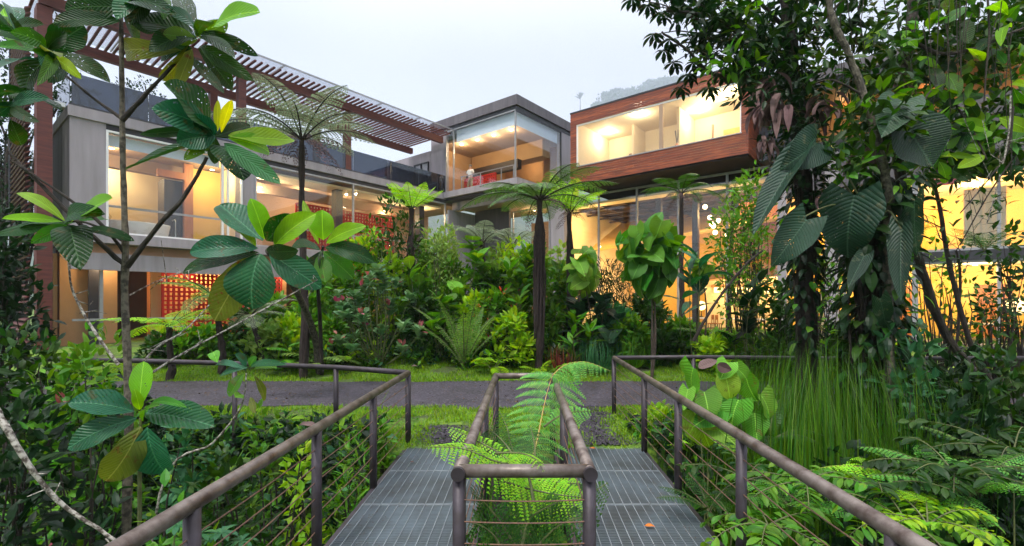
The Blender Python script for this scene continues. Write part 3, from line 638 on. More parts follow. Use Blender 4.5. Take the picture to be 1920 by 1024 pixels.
def table(p,q,lab,w_=.45):
    t=lth('dining_table',lab,'table',p,q,.5); m=MB(); m.box(-w_,w_,-w_,w_,.7,.75); m.build('tabletop',M['white'],t)
    m=MB(); m.tube([(0,0,.03),(0,0,.7)],.05,8); m.tube([(0,0,0),(0,0,.03)],.28,12); m.build('pedestal',M['black'],t)
def chair(p,q,a,lab,g):
    t=thing('dining_chair',lab,'chair',wl(p,q,.5),BR+a,g); m=MB(); m.box(-.22,.22,-.22,.22,.42,.47); m.build('seat',M['orange'],t)
    m=MB()
    m.box(-.22,.22,.18,.22,.66,.92); m.box(-.22,-.18,.181,.219,.47,.66); m.box(.18,.22,.181,.219,.47,.66); m.build('backrest',M['orange'],t)
    for sx_ in (-.19,.19):
        for sy_ in (-.19,.19): m=MB(); m.box(sx_-.02,sx_+.02,sy_-.02,sy_+.02,0,.42); m.build('leg',M['black'],t)
tb=[(8.3,'table nearest the dark column in the dining hall'),(10,'middle white table in the dining hall'),(11.6,'table beside the lavender column in the dining hall'),(16.6,'white table behind the vine covered trunks'),(19.6,'white table near the large globe lamp')]
for p,l in tb:
    table(p,5.9,l)
    for a,dp,sd in ((R(90),-.75,'left'),(R(-90),.75,'right')): chair(p+dp,5.9,a,'orange chair at the %s of the %s'%(sd,l),'dining chairs behind the glass')
# ------------------------------------------------------------------ the man in the corner room
def skinfig(name,mt,nodes,edges,parent,root=0,sub=2):
    me=bpy.data.meshes.new(name); me.from_pydata([n[:3] for n in nodes],edges,[]); o=bpy.data.objects.new(name,me); C.objects.link(o); o.parent=parent
    md=o.modifiers.new('skin','SKIN'); md.use_smooth_shade=True; sv=me.skin_vertices[0].data if me.skin_vertices else None
    if sv is None:
        bpy.context.view_layer.objects.active=o; bpy.ops.mesh.customdata_skin_add(); sv=me.skin_vertices[0].data
    for k,n in enumerate(nodes):
        r=n[3]; sv[k].radius=(r,n[4] if len(n)>4 else r); sv[k].use_root=(k==root)
    sb=o.modifiers.new('sub','SUBSURF'); sb.levels=sub; sb.render_levels=sub; me.materials.append(M[mt]); return o
mp=pat(881,.85); man=lth('person','man in white shirt and khaki trousers leaning by the corner window rail','person',mp,.9,Z3)
body=[(0,0,.95,.13,.1),(0,0,1.15,.13,.1),(0,.0,1.38,.16,.1),(0,.0,1.5,.06),(0,-.01,1.57,.055),(0,-.02,1.66,.085,.1),(0,-.01,1.74,.075,.085),
 (.2,0,1.43,.055),(.27,.02,1.15,.04),(.2,-.2,1.02,.03),(.18,-.27,1.02,.03),(-.2,0,1.43,.055),(-.3,-.05,1.17,.04),(-.18,-.28,1.06,.03),(-.14,-.33,1.05,.03),
 (.09,0,.85,.09),(.12,-.02,.48,.06),(.13,.02,.08,.04),(.14,-.12,.04,.035),(-.09,0,.85,.09),(-.15,-.05,.48,.06),(-.2,.02,.08,.04),(-.22,-.12,.04,.035)]
ed=[(0,1),(1,2),(2,3),(3,4),(4,5),(5,6),(2,7),(7,8),(8,9),(9,10),(2,11),(11,12),(12,13),(13,14),(0,15),(15,16),(16,17),(17,18),(0,19),(19,20),(20,21),(21,22)]
skinfig('body','skin',body,ed,man)
skinfig('shirt','shirt',[(0,0,.93,.17,.13),(0,0,1.15,.165,.13),(0,0,1.4,.19,.125),(0,0,1.5,.08),(.2,0,1.43,.08),(.25,.02,1.22,.07),(-.2,0,1.43,.08),(-.27,-.03,1.22,.07)],[(0,1),(1,2),(2,3),(2,4),(4,5),(2,6),(6,7)],man)
skinfig('trousers','khaki',[(0,0,.95,.165,.13),(.09,0,.83,.11),(.12,-.02,.48,.085),(.13,.02,.07,.07),(-.09,0,.83,.11),(-.15,-.05,.48,.085),(-.2,.02,.07,.07)],[(0,1),(1,2),(2,3),(0,4),(4,5),(5,6)],man)
m=MB(); m.sphere((0,0,1.73),.098,12,8,.1); m.build('hair',M['hair'],man,smooth=True)
# face forward features
m=MB(); m.sphere((0,-.115,1.65),.014,6,4,.02); m.build('nose',M['skin'],man); m=MB(); m.sphere((.033,-.1,1.675),.012,6,4); m.sphere((-.033,-.1,1.675),.012,6,4); m.build('eyes',M['black'],man)
for s_ in ((.13,-.06),(-.21,-.06)): m=MB(); m.sphere((s_[0],s_[1],.05),.06,10,6,.05); m.build('shoe',M['black'],man)
for hx,hy,hz in ((.18,-.3,1.02),(-.13,-.36,1.05)):
    m=MB()
    for k in range(5): m.tube([(hx-.03+k*.015,hy,hz),(hx-.035+k*.018,hy-.05,hz-.01-.004*k),(hx-.035+k*.018,hy-.07,hz-.04)],[.009,.008,.006],6)
    m.build('fingers',M['skin'],man,smooth=True)
# ------------------------------------------------------------------ footbridge
fb=thing('footbridge','steel footbridge with twin grating walkways, round handrails and wire cables','bridge',(0,5,0))
O=(0,5,0)
RH=1.05
def seam(m,a,b,r,n=14): m.tube([a,b],r,n)
def Bp(s_,y,z): return np.array([bx(s_,y),y,z])
for side in (-1,1):
    a0,a1=sorted((side*.47,side*1.69))
    y0=-1.0
    while y0<6.95:
        y1=min(y0+1.0,6.98); ml=MB(); mc=MB()
        n=14
        for k in range(n): s_=a0+.01+(a1-a0-.02)*k/(n-1); ml.bar(Bp(s_,y0+.006,-.016),Bp(s_,y1-.006,-.016),.006,.032)
        for yy_ in (y0+.008,y1-.008): ml.bar(Bp(a0,yy_,-.017),Bp(a1,yy_,-.017),.008,.03)
        yy_=y0+.03
        while yy_<y1-.02: mc.bar(Bp(a0+.012,yy_,-.02),Bp(a1-.012,yy_,-.02),.006,.028); yy_+=.03
        o=ml.build('grating_panel',M['gr_l'],fb,O); o2=mc.build('cross_bars',M['gr_d'],o); o2.data.transform(__import__('mathutils').Matrix.Translation((0,-5,0)))
        y0+=1.0
    for s_ in (side*.44,side*1.72):
        m=MB(); m.bar(Bp(s_,-1,-.12),Bp(s_,6.98,-.12),.05,.2); m.build('girder',M['steel_d'],fb,O)
def rail(pts,r=.042): m=MB(); m.tube(pts,r,18); return m.build('handrail',M['steel'],fb,O,smooth=True)
def post(x,y,z0,z1,r=.042): 
    m=MB(); m.tube([(x,y,z0),(x,y,z1)],r,14); m.build('post',M['steel_d'],fb,O,smooth=True)
def cables(A,B,zs,r=.0045):
    for z in zs:
        a=np.array(A,float); b=np.array(B,float); n=7; sag=.012
        pts=[a+(b-a)*t_+np.array([0,0,z-sag*4*t_*(1-t_)]) for t_ in np.linspace(0,1,n)]
        m=MB(); m.tube(pts,r,6); m.build('cable',M['cable'],fb,O)
CZ=(.88,.745,.61,.475,.34,.2)
Lp=[Bp(-1.73,y,0) for y in (7.15,5.5,4.0,2.5,1.0,-1)]; Rp=[Bp(1.70,y,0) for y in (9.1,6.8,5.3,3.76,2.2,.6,-1)]
for PL in (Lp,Rp):
    rail([PL[-1]+[0,0,RH],PL[0]+[0,0,RH]])
    for k,q in enumerate(PL): post(q[0],q[1],-.25 if k else -.3,RH-.02)
    for a,b in zip(PL[:-1],PL[1:]): cables(a,b,CZ)
cy0,cy1=2.97,6.85
cl_,cr_=.405,.405
for s_ in (-cl_,cr_):
    rail([Bp(s_,cy0-.03,RH),Bp(s_,cy1+.03,RH)])
    for y in (cy0+.02,4.9,cy1): post(*Bp(s_,y,0)[:2],-.25,RH-.02)
    for a,b in ((cy0+.02,4.9),(4.9,cy1)): cables(Bp(s_,a,0),Bp(s_,b,0),CZ)
for s_ in (-cl_,cr_):
    m=MB(); m.tube([Bp(s_,cy0-.052,RH),Bp(s_,cy0-.02,RH)],.0435,20); m.build('end_cap',M['steel_d'],fb,O)
rail([Bp(-cl_,cy0+.02,RH),Bp(cr_,cy0+.02,RH)]); rail([Bp(-cl_,cy1,RH),Bp(cr_,cy1,RH)])
cables(Bp(-cl_,cy0,0),Bp(cr_,cy0,0),CZ)
m=MB()
n=420; X=np.concatenate([rs.normal(1.45,.12,n//2),rs.normal(-1.5,.12,n//2)]); Y=rs.uniform(3,6.95,n)**1.0; m.leaves(np.stack([X+.0256*Y,Y,np.full(n,.004)],-1),np.stack([rs.normal(size=n),rs.normal(size=n),np.zeros(n)],-1),[0,0,1],rs.uniform(.01,.035,n),.008,'ovate',.1,.1,2,1)
tag(m.build('leaf_litter',M['mud']),'tiny dry leaf litter along the walkway edges','litter',kind='stuff')
# path side railings
lr=thing('path_railing','dark round tube railing running left from the bridge beside the path','railing',(-4,8,0)); 
pts=[Lp[0]+[0,0,RH],W(630,690,7.75),W(440,683,8.25),W(270,679,8.6),W(60,676,8.9)]
for i_ in range(len(pts)): pts[i_][2]=RH
m=MB(); m.tube(pts,.042,14); m.build('handrail',M['steel_d'],lr,(-4,8,0),smooth=True)
for q in pts[1:]:
    m=MB(); m.tube([(q[0],q[1],float(gz(q[0],q[1]))-.1),(q[0],q[1],RH-.02)],.04,12); m.build('post',M['steel_d'],lr,(-4,8,0),smooth=True)
rr=thing('path_railing','dark round tube railing running right from the bridge beside the path','railing',(5,9,0))
pts=[Rp[0]+[0,0,RH],W(1300,671,9.2),W(1540,672,9.0),W(1740,671,9.0),W(2000,670,9.1)]
for i_ in range(len(pts)): pts[i_][2]=RH
m=MB(); m.tube(pts,.04,14); m.build('handrail',M['steel_d'],rr,(5,9,0),smooth=True)
for q in pts[1:]:
    m=MB(); m.tube([(q[0],q[1],float(gz(q[0],q[1]))-.1),(q[0],q[1],RH-.02)],.04,12); m.build('post',M['steel_d'],rr,(5,9,0),smooth=True)
fr=thing('garden_railing','black railing before the lit windows on the far right','railing',W(1820,660,13.5))
o_=W(1820,660,13.5); A_=W(1725,652,13.5); B_=W(2050,655,13.5); m=MB(); m.tube([A_,B_],.05,10); m.build('handrail',M['dark'],fr,o_)
for k in range(6): q=A_+(B_-A_)*k/5.; m=MB(); m.tube([(q[0],q[1],.3),q],.03,8); m.build('post',M['dark'],fr,o_)
#PLANTS

# haze: even thin air round the whole scene
def hazebox():
    m=MB(); m.box(-2600,2800,-3600,3700,-4.5,1100); mt=bpy.data.materials.new('haze'); mt.use_nodes=True; t=mt.node_tree; t.nodes.clear()
    o_=t.nodes.new('ShaderNodeOutputMaterial'); v=t.nodes.new('ShaderNodeVolumePrincipled'); v.inputs['Color'].default_value=(.8,.86,1,1); v.inputs['Density'].default_value=HAZE
    t.links.new(v.outputs[0],o_.inputs['Volume']); o=m.build('haze',mt); tag(o,kind='stuff')
HAZE=.0003
hazebox()
# ------------------------------------------------------------------ plant builders
def frond(mb, pts, wid, npin=22, npul=10, N=(0,0,1), droop=.25, s0=.12, angle=68, curl=0, teeth=.41, rmb=None, rr=.012, lead=True, taper=True):
    """pts: rachis polyline (world). bipinnate fern frond of real leaflets"""
    p=np.asarray(pts,float); seg=np.linalg.norm(np.diff(p,axis=0),axis=1); cum=np.concatenate([[0],np.cumsum(seg)]); Lt=cum[-1]
    def at(s): return np.stack([np.interp(s*Lt,cum,p[:,k]) for k in range(3)],-1)
    N=np.asarray(N,float); sv=np.linspace(s0,.985,npin)
    if rmb is not None:
        q=at(np.linspace(0,1,12)); rmb.tube(q,np.linspace(rr,rr*.25,12),5,cap=False)
    lp=wid*(np.minimum(1,.35+2.2*(sv-s0)) if lead else 1)*(np.clip((1-sv)*(2.1 if lead else 1.3),0,1)**.7 if taper else 1)
    for s,l in zip(sv,lp):
        if l<wid*.04: l=wid*.04
        o=at(np.array(s)); t=nrmz(at(np.array(min(1,s+.02)))-at(np.array(max(0,s-.02)))); X=nrmz(np.cross(t,N)); Nn=np.cross(X,t)
        for sd in (-1,1):
            a=R(angle+rs.uniform(-6,6)); ax=nrmz(X*sd*math.sin(a)+t*math.cos(a)); nl=nrmz(Nn*1.0+X*sd*.15)
            nj=max(3,int(npul*(.4+.6*l/wid))); tt=(np.arange(nj)+.5)/nj; l2=l*rs.uniform(.9,1.08)
            C0=o+ax*(tt*l2)[:,None]-np.array([0,0,1.])*(droop*l2*tt**2)[:,None]
            if curl: C0=C0+t*(curl*l2*tt**2)[:,None]
            sp=l2/nj; lq=l2*.24*(1-tt)**.6+sp*.5; lq=np.minimum(lq,Lt/npin*teeth*.98)
            b=nrmz(np.cross(ax,nl)); adir=nrmz(ax-np.array([0,0,1])*droop)
            for s2 in (-1,1):
                dd=nrmz(b*s2+adir*.45-np.array([0,0,.12])); w=sp*.46
                p0=C0-adir*w; p3=C0+adir*w; e=C0+dd*lq[:,None]; p1=e-adir*w*.35; p2=e+adir*w*.35
                V=np.stack([p0,p1,p2,p3],1).reshape(-1,3); mb.add(V,np.arange(nj*4).reshape(-1,4))
def arc(base, az, L_, el0, drop, n=10):
    """arching rachis: starts at elevation el0 and bends down by drop over its length"""
    el=el0-drop*np.linspace(0,1,n)**1.2; st=L_/(n-1); h=np.concatenate([[0],np.cumsum(np.cos(el[:-1])*st)]); z=np.concatenate([[0],np.cumsum(np.sin(el[:-1])*st)])
    return np.stack([base[0]+math.cos(az)*h,base[1]+math.sin(az)*h,base[2]+z],-1)
def tree_fern(base, top, nf, L_, label, mt='f_mid', el=(.5,1.0), drop=(1.2,1.7), wid=.24, r=.12, npin=22, npul=8, skirt=0, roots=0, azs=None, lean=(0,0), cat='tree fern'):
    base=np.asarray(base,float); top=np.asarray(top,float); o=thing('tree_fern',label,cat,base)
    m=MB(); n=16; tt=np.linspace(0,1,n)[:,None]; pts=base+(top-base)*tt+np.array([.06,.04,0])*np.sin(tt*5)*(1-tt)
    m.tube(pts,np.linspace(r*1.25,r*.8,n)*(1+.15*rs.uniform(-1,1,n)),12,rough=.22)
    if roots:
        for k in range(roots):
            a=rs.uniform(0,6.28); h0=rs.uniform(.45,.95); h1=h0-rs.uniform(.2,.5); rr_=r*rs.uniform(1,1.9); P0=base+(top-base)*h0; P1=base+(top-base)*max(h1,0)
            m.tube([P0+[math.cos(a)*r*.6,math.sin(a)*r*.6,0],(P0*.6+P1*.4)+[math.cos(a)*rr_,math.sin(a)*rr_,0],P1+[math.cos(a)*rr_*.9,math.sin(a)*rr_*.9,0]],[.02,.03,.012],5)
    m.build('trunk',M['fibre'],o,base)
    m=MB(); rm=MB(); azs=azs if azs is not None else np.arange(nf)*2*math.pi/nf+rs.uniform(0,1)
    for k,a in enumerate(azs):
        Lk=L_*rs.uniform(.82,1.1); pts=arc(top+[math.cos(a)*r*.4,math.sin(a)*r*.4,0],a+rs.uniform(-.12,.12),Lk,rs.uniform(*el),rs.uniform(*drop))
        frond(m,pts,wid*L_*rs.uniform(.85,1.1),npin,npul,rmb=rm,rr=.012*L_)
    m.build('fronds',M[mt],o,base); rm.build('stalks',M['bark_d'],o,base)
    if skirt:
        m=MB(); 
        for k in range(skirt):
            a=rs.uniform(0,6.28); pts=arc(top-[0,0,.05],a,L_*rs.uniform(.5,.8),rs.uniform(-.2,.3),rs.uniform(1.3,1.8),8); frond(m,pts,wid*L_*.35,12,4,droop=1.2)
        m.build('dead_fronds',M['l_dead'],o,base)
    return o
def fern(base, nf, L_, label, mt='f_mid', el=(.6,1.25), drop=(.8,1.6), wid=.2, npin=20, npul=7, azs=None, name='fern', cat='fern', **kw):
    o=thing(name,label,cat,base); m=MB(); rm=MB(); base=np.asarray(base,float)
    for a in (azs if azs is not None else np.arange(nf)*2*math.pi/nf+rs.uniform(-.3,.3,nf)):
        frond(m,arc(base,a,L_*rs.uniform(.75,1.1),rs.uniform(*el),rs.uniform(*drop)),wid*L_,npin,npul,rmb=rm,rr=.01*L_,**kw)
    m.build('fronds',M[mt],o,base); rm.build('stalks',M['stem'],o,base); return o
def palm(base, nf, L_, label, mt='l_bright', el=(.5,1.2), drop=(.9,1.5), nl=14, lw=.05, azs=None, cat='palm', name='palm_seedling'):
    o=thing(name,label,cat,base); m=MB(); rm=MB(); base=np.asarray(base,float)
    for a in (azs if azs is not None else np.arange(nf)*2*math.pi/nf+rs.uniform(-.4,.4,nf)):
        p=arc(base,a,L_*rs.uniform(.8,1.1),rs.uniform(*el),rs.uniform(*drop),14); rm.tube(p,np.linspace(.012,.004,14)*max(L_,.5),5,cap=False)
        t=nrmz(np.gradient(p,axis=0)); idx=np.linspace(4,13,nl).astype(float); B=np.stack([np.interp(idx,np.arange(14),p[:,k]) for k in range(3)],-1); T=np.stack([np.interp(idx,np.arange(14),t[:,k]) for k in range(3)],-1)
        X=nrmz(np.cross(T,[0,0,1]))
        for sd in (-1,1): m.leaves(B,X*sd+T*.7-[0,0,.25],[0,0,1],L_*.36*np.sin(np.linspace(.6,2.7,nl)),lw*L_,'lance',.1,.25,4,2)
    m.build('leaves',M[mt],o,base); rm.build('stalks',M['stem'],o,base); return o
def stems(m, base, tips, r0, n=5):
    for t_ in tips:
        k=np.linspace(0,1,n)[:,None]; mid=rs.uniform(-.08,.08,3)*np.linalg.norm(np.asarray(t_)-base)
        m.tube(base+(np.asarray(t_)-base)*k+mid*np.sin(k*math.pi),np.linspace(r0,r0*.35,n),6,cap=False)
def shrub(name,label,cat,base,top,hw,n,L_,Wd_,mt,shape='ovate',ncl=12,clr=.28,stem='stem',rs0=.02,updir=.3,ns=3,acc=None,depth=1.,lo=.15,whorl=0,bend=.08):
    """stems that branch to leaf clusters with gaps between them"""
    base=np.asarray(base,float); o=thing(name,label,cat,base); h=top-base[2]; cl=[]
    for k in range(ncl):
        a=rs.uniform(0,6.28); zf=lo+(1-lo)*((k+.5)/ncl)**.8; rr=hw*math.sqrt(rs.uniform(.02,1))*math.sin(math.pi*min(.97,.25+.68*zf))**.6
        cl.append(base+[math.cos(a)*rr,math.sin(a)*rr*depth,h*(zf-.04)])
    m=MB(); stems(m,base-[0,0,.1],cl,rs0); m.build('stems',M[stem],o,base)
    m=MB(); acm=MB() if acc else None
    for c in cl:
        nk=max(4,int(n/ncl)); 
        if whorl:
            a=np.arange(nk)*2.4; D=np.stack([np.cos(a),np.sin(a),rs.uniform(.0,1.1,nk)],-1); N=np.array([0,0,1.])+rs.normal(size=(nk,3))*.2
            m.leaves(c+D*.02+np.array([0,0,1])*rs.uniform(-.5,.3,nk)[:,None]*L_,D,N,L_*rs.uniform(.7,1.15,nk),Wd_*rs.uniform(.8,1.1,nk),shape,bend,.15,ns+1,2)
        else: blobcloud(m,c,(hw*clr*1.3,hw*clr*1.3,max(h*.5,hw)*clr),nk,L_,Wd_,shape,ns=ns,updir=updir)
        if acc and rs.rand()<acc[1]: blobcloud(acm,c+[0,-.05,h*.05],(hw*.1,)*3,acc[2],L_*acc[3],Wd_*acc[3],shape,ns=3,updir=1.2)
    m.build('leaves',M[mt],o,base)
    if acc and acm.n: acm.build(acc[4],M[acc[0]],o,base)
    return o
def G(px,Y): # ground point under a column
    X=(px-960)/F*Y; return np.array([X,Y,float(gz(X,Y))])
def ztop(py,Y): return H+(HOR-py)/F*Y
def u(px,Y): return px/F*Y
def hero(mb, lst, Y0, dY=0., up=.55, **kw):
    """big leaves given by base, tip and width as seen in the photo; each lies at its own distance"""
    for (bx_,by_,tx,ty,wd) in lst:
        Yb=Y0; ddy=rs.uniform(-dY,dY); Yt=Y0+ddy; B=W(bx_,by_,Yb); T=W(tx,ty,Yt); D=T-B; l=np.linalg.norm(D)
        view=nrmz(np.array([0,0,H])-B); N=view*1.0+np.array([0,0,1.])*up+rs.normal(size=3)*kw.get('nj',.3)
        X=nrmz(np.cross(nrmz(D),nrmz(N-nrmz(D)*np.dot(N,nrmz(D)))))
        pw=kw.get('ws',1.)*u(wd,Y0)/max(.45,math.sqrt(max(.05,1-np.dot(X,view)**2)))
        mb.leaves(B,D,N,l,pw,kw.get('shape','big'),rs.uniform(.0,.16),kw.get('fold',rs.uniform(.08,.42)),22,6,wave=rs.uniform(.02,.06),rib=kw.get('rib',.008))
def wpath(pts): return [W(*p) for p in pts]
def spline(P,k=6):
    P=np.asarray(P,float); n=len(P); out=[]
    for i in range(n-1):
        p0=P[max(i-1,0)];p1=P[i];p2=P[i+1];p3=P[min(i+2,n-1)]
        for t_ in np.arange(k)/k: out.append(.5*((2*p1)+(-p0+p2)*t_+(2*p0-5*p1+4*p2-p3)*t_**2+(-p0+3*p1-3*p2+p3)*t_**3))
    out.append(P[-1]); return np.array(out)
def limb(mb,pts,r0,r1,n=9): 
    p=spline(wpath(pts)); p=p+rs.uniform(-1,1,p.shape)*r0*.12; mb.tube(p,np.linspace(r0,r1,len(p))*(1+.1*rs.uniform(-1,1,len(p))),n,rough=.08)
# ------------------------------------------------------------------ left foreground: big leaved trees
Y1=5.0
b0=W(237,1000,Y1); b0[2]=float(gz(b0[0],b0[1])); t1=thing('big_leaf_tree','tall slender tree with whorls of large holed leaves at left','tree',b0)
m=MB(); tr=spline([b0-[0,0,.2]]+wpath([(237,1000,5),(241,850,5),(240,700,5),(234,560,5),(235,450,5),(231,330,5),(229,225,5),(228,110,5.02),(226,-60,5.05)]))
m.tube(tr,np.linspace(.046,.018,len(tr))*(1+.12*rs.uniform(-1,1,len(tr))),10,rough=.1); m.build('trunk',M['lichen2'],t1,b0)
m=MB(); limb(m,[(230,226,5),(285,165,4.95),(350,95,4.9)],.026,.012); limb(m,[(228,222,5),(170,180,5.05),(95,118,5.1)],.02,.01)
limb(m,[(238,500,5),(300,420,4.9),(345,370,4.8),(388,295,4.75)],.028,.015); limb(m,[(236,455,5),(170,420,4.9),(122,415,4.8)],.014,.008)
limb(m,[(235,30,5),(262,-10,5)],.02,.01); limb(m,[(236,500,5),(160,430,4.9),(80,350,4.8),(15,285,4.7)],.025,.014)
limb(m,[(236,478,5),(190,420,4.9),(110,360,4.8),(20,300,4.7)],.018,.01); m.build('branch',M['bark_d'],t1,b0)
H1={'v_bright':[(80,90,2,8,56),(88,88,-14,34,26),(96,105,152,148,26),(165,35,230,12,22),(398,52,487,22,50),(428,255,552,263,42),(428,260,505,286,42),(133,418,211,372,48),(122,415,32,362,26),(118,416,4,410,22)],
'v_dark':[(92,92,158,48,62),(78,84,-12,60,20),(98,98,207,156,36),(100,105,60,190,46),(115,205,-20,180,50),(20,225,40,272,36),(232,14,122,18,56),(226,40,100,44,34),(236,8,310,-25,46),(210,10,150,-30,46),(240,20,330,30,40),(368,58,334,-14,46),(366,68,252,38,56),(372,62,484,106,30),(376,86,476,152,36),(372,90,436,168,40),(360,90,305,105,44),(350,100,420,175,26),(400,246,306,156,66),(404,272,458,338,72),(398,262,236,318,26),(396,242,262,252,22),(126,420,196,400,44),(132,426,152,506,66),(160,430,252,452,24),(116,420,-6,440,30)],
'v_blue':[(396,246,284,204,62),(404,254,331,266,56),(420,270,526,346,40),(366,66,302,18,32),(70,112,-8,134,22),(24,190,-8,215,34),(126,424,140,458,40)],
'v_mid':[(80,98,-6,88,26),(112,108,60,95,20),(370,74,306,64,36),(90,108,70,160,24),(124,422,58,456,30),(400,270,345,300,24)],
'v_olive':[(75,100,112,108,28),(340,94,238,100,48),(355,85,300,150,30),(360,92,330,168,26)],
'v_yellow':[(408,246,409,188,15),(415,248,434,188,20)]}
for (cx_,cy_) in ((88,92),(228,18),(368,70),(402,256),(124,420),(30,60),(20,200),(300,-10)):
    for k in range(5):
        a=rs.uniform(0,6.28); l_=rs.uniform(60,105); H1[('v_dark','v_dark','v_mid','v_blue','v_dark')[k]].append((cx_,cy_,cx_+l_*math.cos(a),cy_+l_*math.sin(a)*.6+10,l_*.4))
for k,l in H1.items(): m=MB(); hero(m,l,4.85,.6,ws=.84); o=m.build('leaves',M[k],t1,b0,smooth=True)
# more crown beyond the frame top so it holds from the side
# second tree, whorl at (500,465)
def bigtree(name,label,Y,trunk,r,whorls,mats,dY=.35,bark='lichen2'):
    tb=W(*trunk[0]); b=np.array([tb[0],tb[1],float(gz(tb[0],tb[1]))]); o=thing(name,label,'tree',b)
    p=spline([b-[0,0,.1]]+wpath(trunk[1:])); m=MB(); m.tube(p,np.linspace(r,r*.5,len(p)),9,rough=.1); m.build('trunk',M[bark],o,b)
    for k,l in mats.items(): m=MB(); hero(m,l,Y,dY); m.build('leaves',M[k],o,b,smooth=True)
    return o
bigtree('big_leaf_tree','big leaved tree with brown leaning trunk before the red screens',9.4,[(600,690,13.7),(592,640,13.5),(572,580,12.4),(535,512,10.6),(502,470,9.4)],.11,0,
 {'v_bright':[(496,448,470,372,34),(515,462,593,401,40),(480,462,440,430,20)],
  'v_blue':[(484,466,356,474,42),(505,474,603,540,54),(488,476,474,580,84),(492,452,412,384,64),(520,462,555,500,30)],
  'v_dark':[(500,452,542,400,44),(486,474,343,512,32),(500,470,560,470,30)],'v_olive':[(470,482,402,602,62)]})
bigtree('big_leaf_tree','smaller big leaved tree with upright bright leaves left of the red lattice',10.8,[(604,660,13.6),(600,600,13.0),(596,520,11.4),(606,462,10.8)],.06,0,
 {'v_bright':[(606,450,604,394,44),(612,456,686,424,28),(598,458,568,376,16),(560,440,540,405,26)],'v_dark':[(610,464,702,492,34),(600,468,540,475,22),(604,470,580,540,28)],'v_mid':[(606,472,662,522,40),(600,478,610,530,30)]},bark='bark_d')
# low sapling
bigtree('big_leaf_sapling','sapling with a whorl of broad blue green leaves low at left',4.2,[(262,960,4.3),(262,900,4.3),(266,840,4.25),(263,785,4.2)],.02,0,
 {'v_bright':[(262,762,270,678,36),(262,768,252,730,18)],'v_blue':[(252,772,128,756,46),(256,784,126,842,44),(274,774,402,800,56),(276,800,312,886,60)],'v_olive':[(264,800,198,902,60)],'v_mid':[(274,768,350,764,18),(268,790,300,760,16)]},bark='stem')
bigtree('thin_sapling','thin sapling with pale small leaves leaning over the left rail',4.9,[(245,985,5),(300,925,5),(400,830,4.95),(452,762,4.9),(462,700,4.9)],.014,0,
 {'v_blue':[(462,688,440,664,18),(465,690,412,706,18),(470,690,538,684,14),(462,694,404,684,14)],'v_mid':[(468,688,480,668,14),(458,700,430,744,20),(470,700,520,690,16)],'v_olive':[(476,704,496,752,14),(470,745,478,775,12)],'v_heart':[(408,680,400,660,20),(455,740,440,745,16)]},bark='lichen')
for lab,pts,r in (('white lichen covered bare branch rising left of the slender trunk',[(222,684,5.2),(170,610,5.2),(135,540,5.2),(127,465,5.2)],.024),
 ('mottled white branch sloping down at the lower left edge',[(-10,760,3.6),(40,850,3.6),(110,940,3.7),(212,1012,3.8),(240,1060,3.8)],.032),
 ('long white branch slanting up right from the trunk base to the big leaves',[(240,730,5),(330,670,5.4),(440,610,5.8),(595,525,6.6)],.02),
 ('shorter pale branch slanting up right below the tree ferns',[(238,720,5.05),(290,655,5.3),(345,620,5.6),(392,572,6)],.018),
 ('thin pale dead twig crossing above the red screen',[(238,556,5.05),(300,525,5.3),(360,505,5.5)],.01),):
    P=wpath(pts); o=thing('bare_branch',lab,'branch',P[0]); m=MB(); r*=.72; limb(m,pts,r,r*.45); m.build('bough',M['lichen'],o,P[0])
    m=MB(); q=spline(P)
    for k in range(5): c=q[rs.randint(len(q)//3,len(q))]; m.tube([c,c+rs.normal(size=3)*.05,c+rs.normal(size=3)*.12],[.006,.005,.003],5)
    m.build('twigs',M['lichen'],o,P[0])
# background trees at the far left
for (px,py,rx_,Y,lab,n) in ((20,330,2.6,24,'leafy tree behind the louvre screen with sky gaps',2600),(-40,180,3.2,27,'taller leafy tree at far left behind the louvres',2200),(105,180,1.4,24,'airy tree top seen between post and glass balustrade',900),(280,215,2.2,40,'distant trees above the terrace balustrade',1300)):
    c=W(px,py,Y); b=np.array([c[0],c[1],.4]); o=thing('background_tree',lab,'tree',b); m=MB(); cs=[c+rs.normal(size=3)*[rx_*.5,rx_*.5,rx_*.6] for k in range(16)]
    stems(m,b,cs,.12,7); m.build('trunk',M['bark_d'],o,b); m=MB()
    for q in cs: blobcloud(m,q,(rx_*.36,rx_*.36,rx_*.3),n//16,.26,.14,ns=2,bias=.3)
    m.build('crown',M['l_deep'],o,b)
# ------------------------------------------------------------------ planting bed before the lodge
def bed(px,top,hw,Y): g_=G(px,Y); return g_,ztop(top,Y),u(hw,Y)
def sh(name,label,cat,px,top,hw,Y,n,L_,Wd_,mt,**kw):
    b,zt,h=bed(px,top,hw,Y); dn=1.9 if name=='garden_shrub' else 1.35
    return shrub(name,label,cat,b,zt,h,int(n*dn),L_*(1.12 if name=='garden_shrub' else 1),Wd_*(1.3 if name=='garden_shrub' else 1.1),mt,**kw)
TF=tree_fern
b=G(1010,14.2); TF(b,W(1012,375,14.2),15,2.35,'large tree fern with a root covered trunk before the corner room','f_main',el=(.15,.75),drop=(.7,1.25),wid=.2,r=.1,npin=26,npul=9,roots=70,skirt=2)
b=G(1068,15.5); TF(b,W(1068,400,15.5),10,1.45,'tree fern with bright fresh fronds just left of the wooden box','f_bright',el=(.55,1.1),drop=(.6,1.1),wid=.26,r=.09,npin=20,npul=8,skirt=3,roots=12)
b=G(772,17); TF(b,W(772,392,17),10,1.25,'young tree fern with upright yellow green fronds by the red lattice','f_bright',el=(.55,1.0),drop=(.1,.5),wid=.3,r=.1,npin=17,npul=7,roots=14)
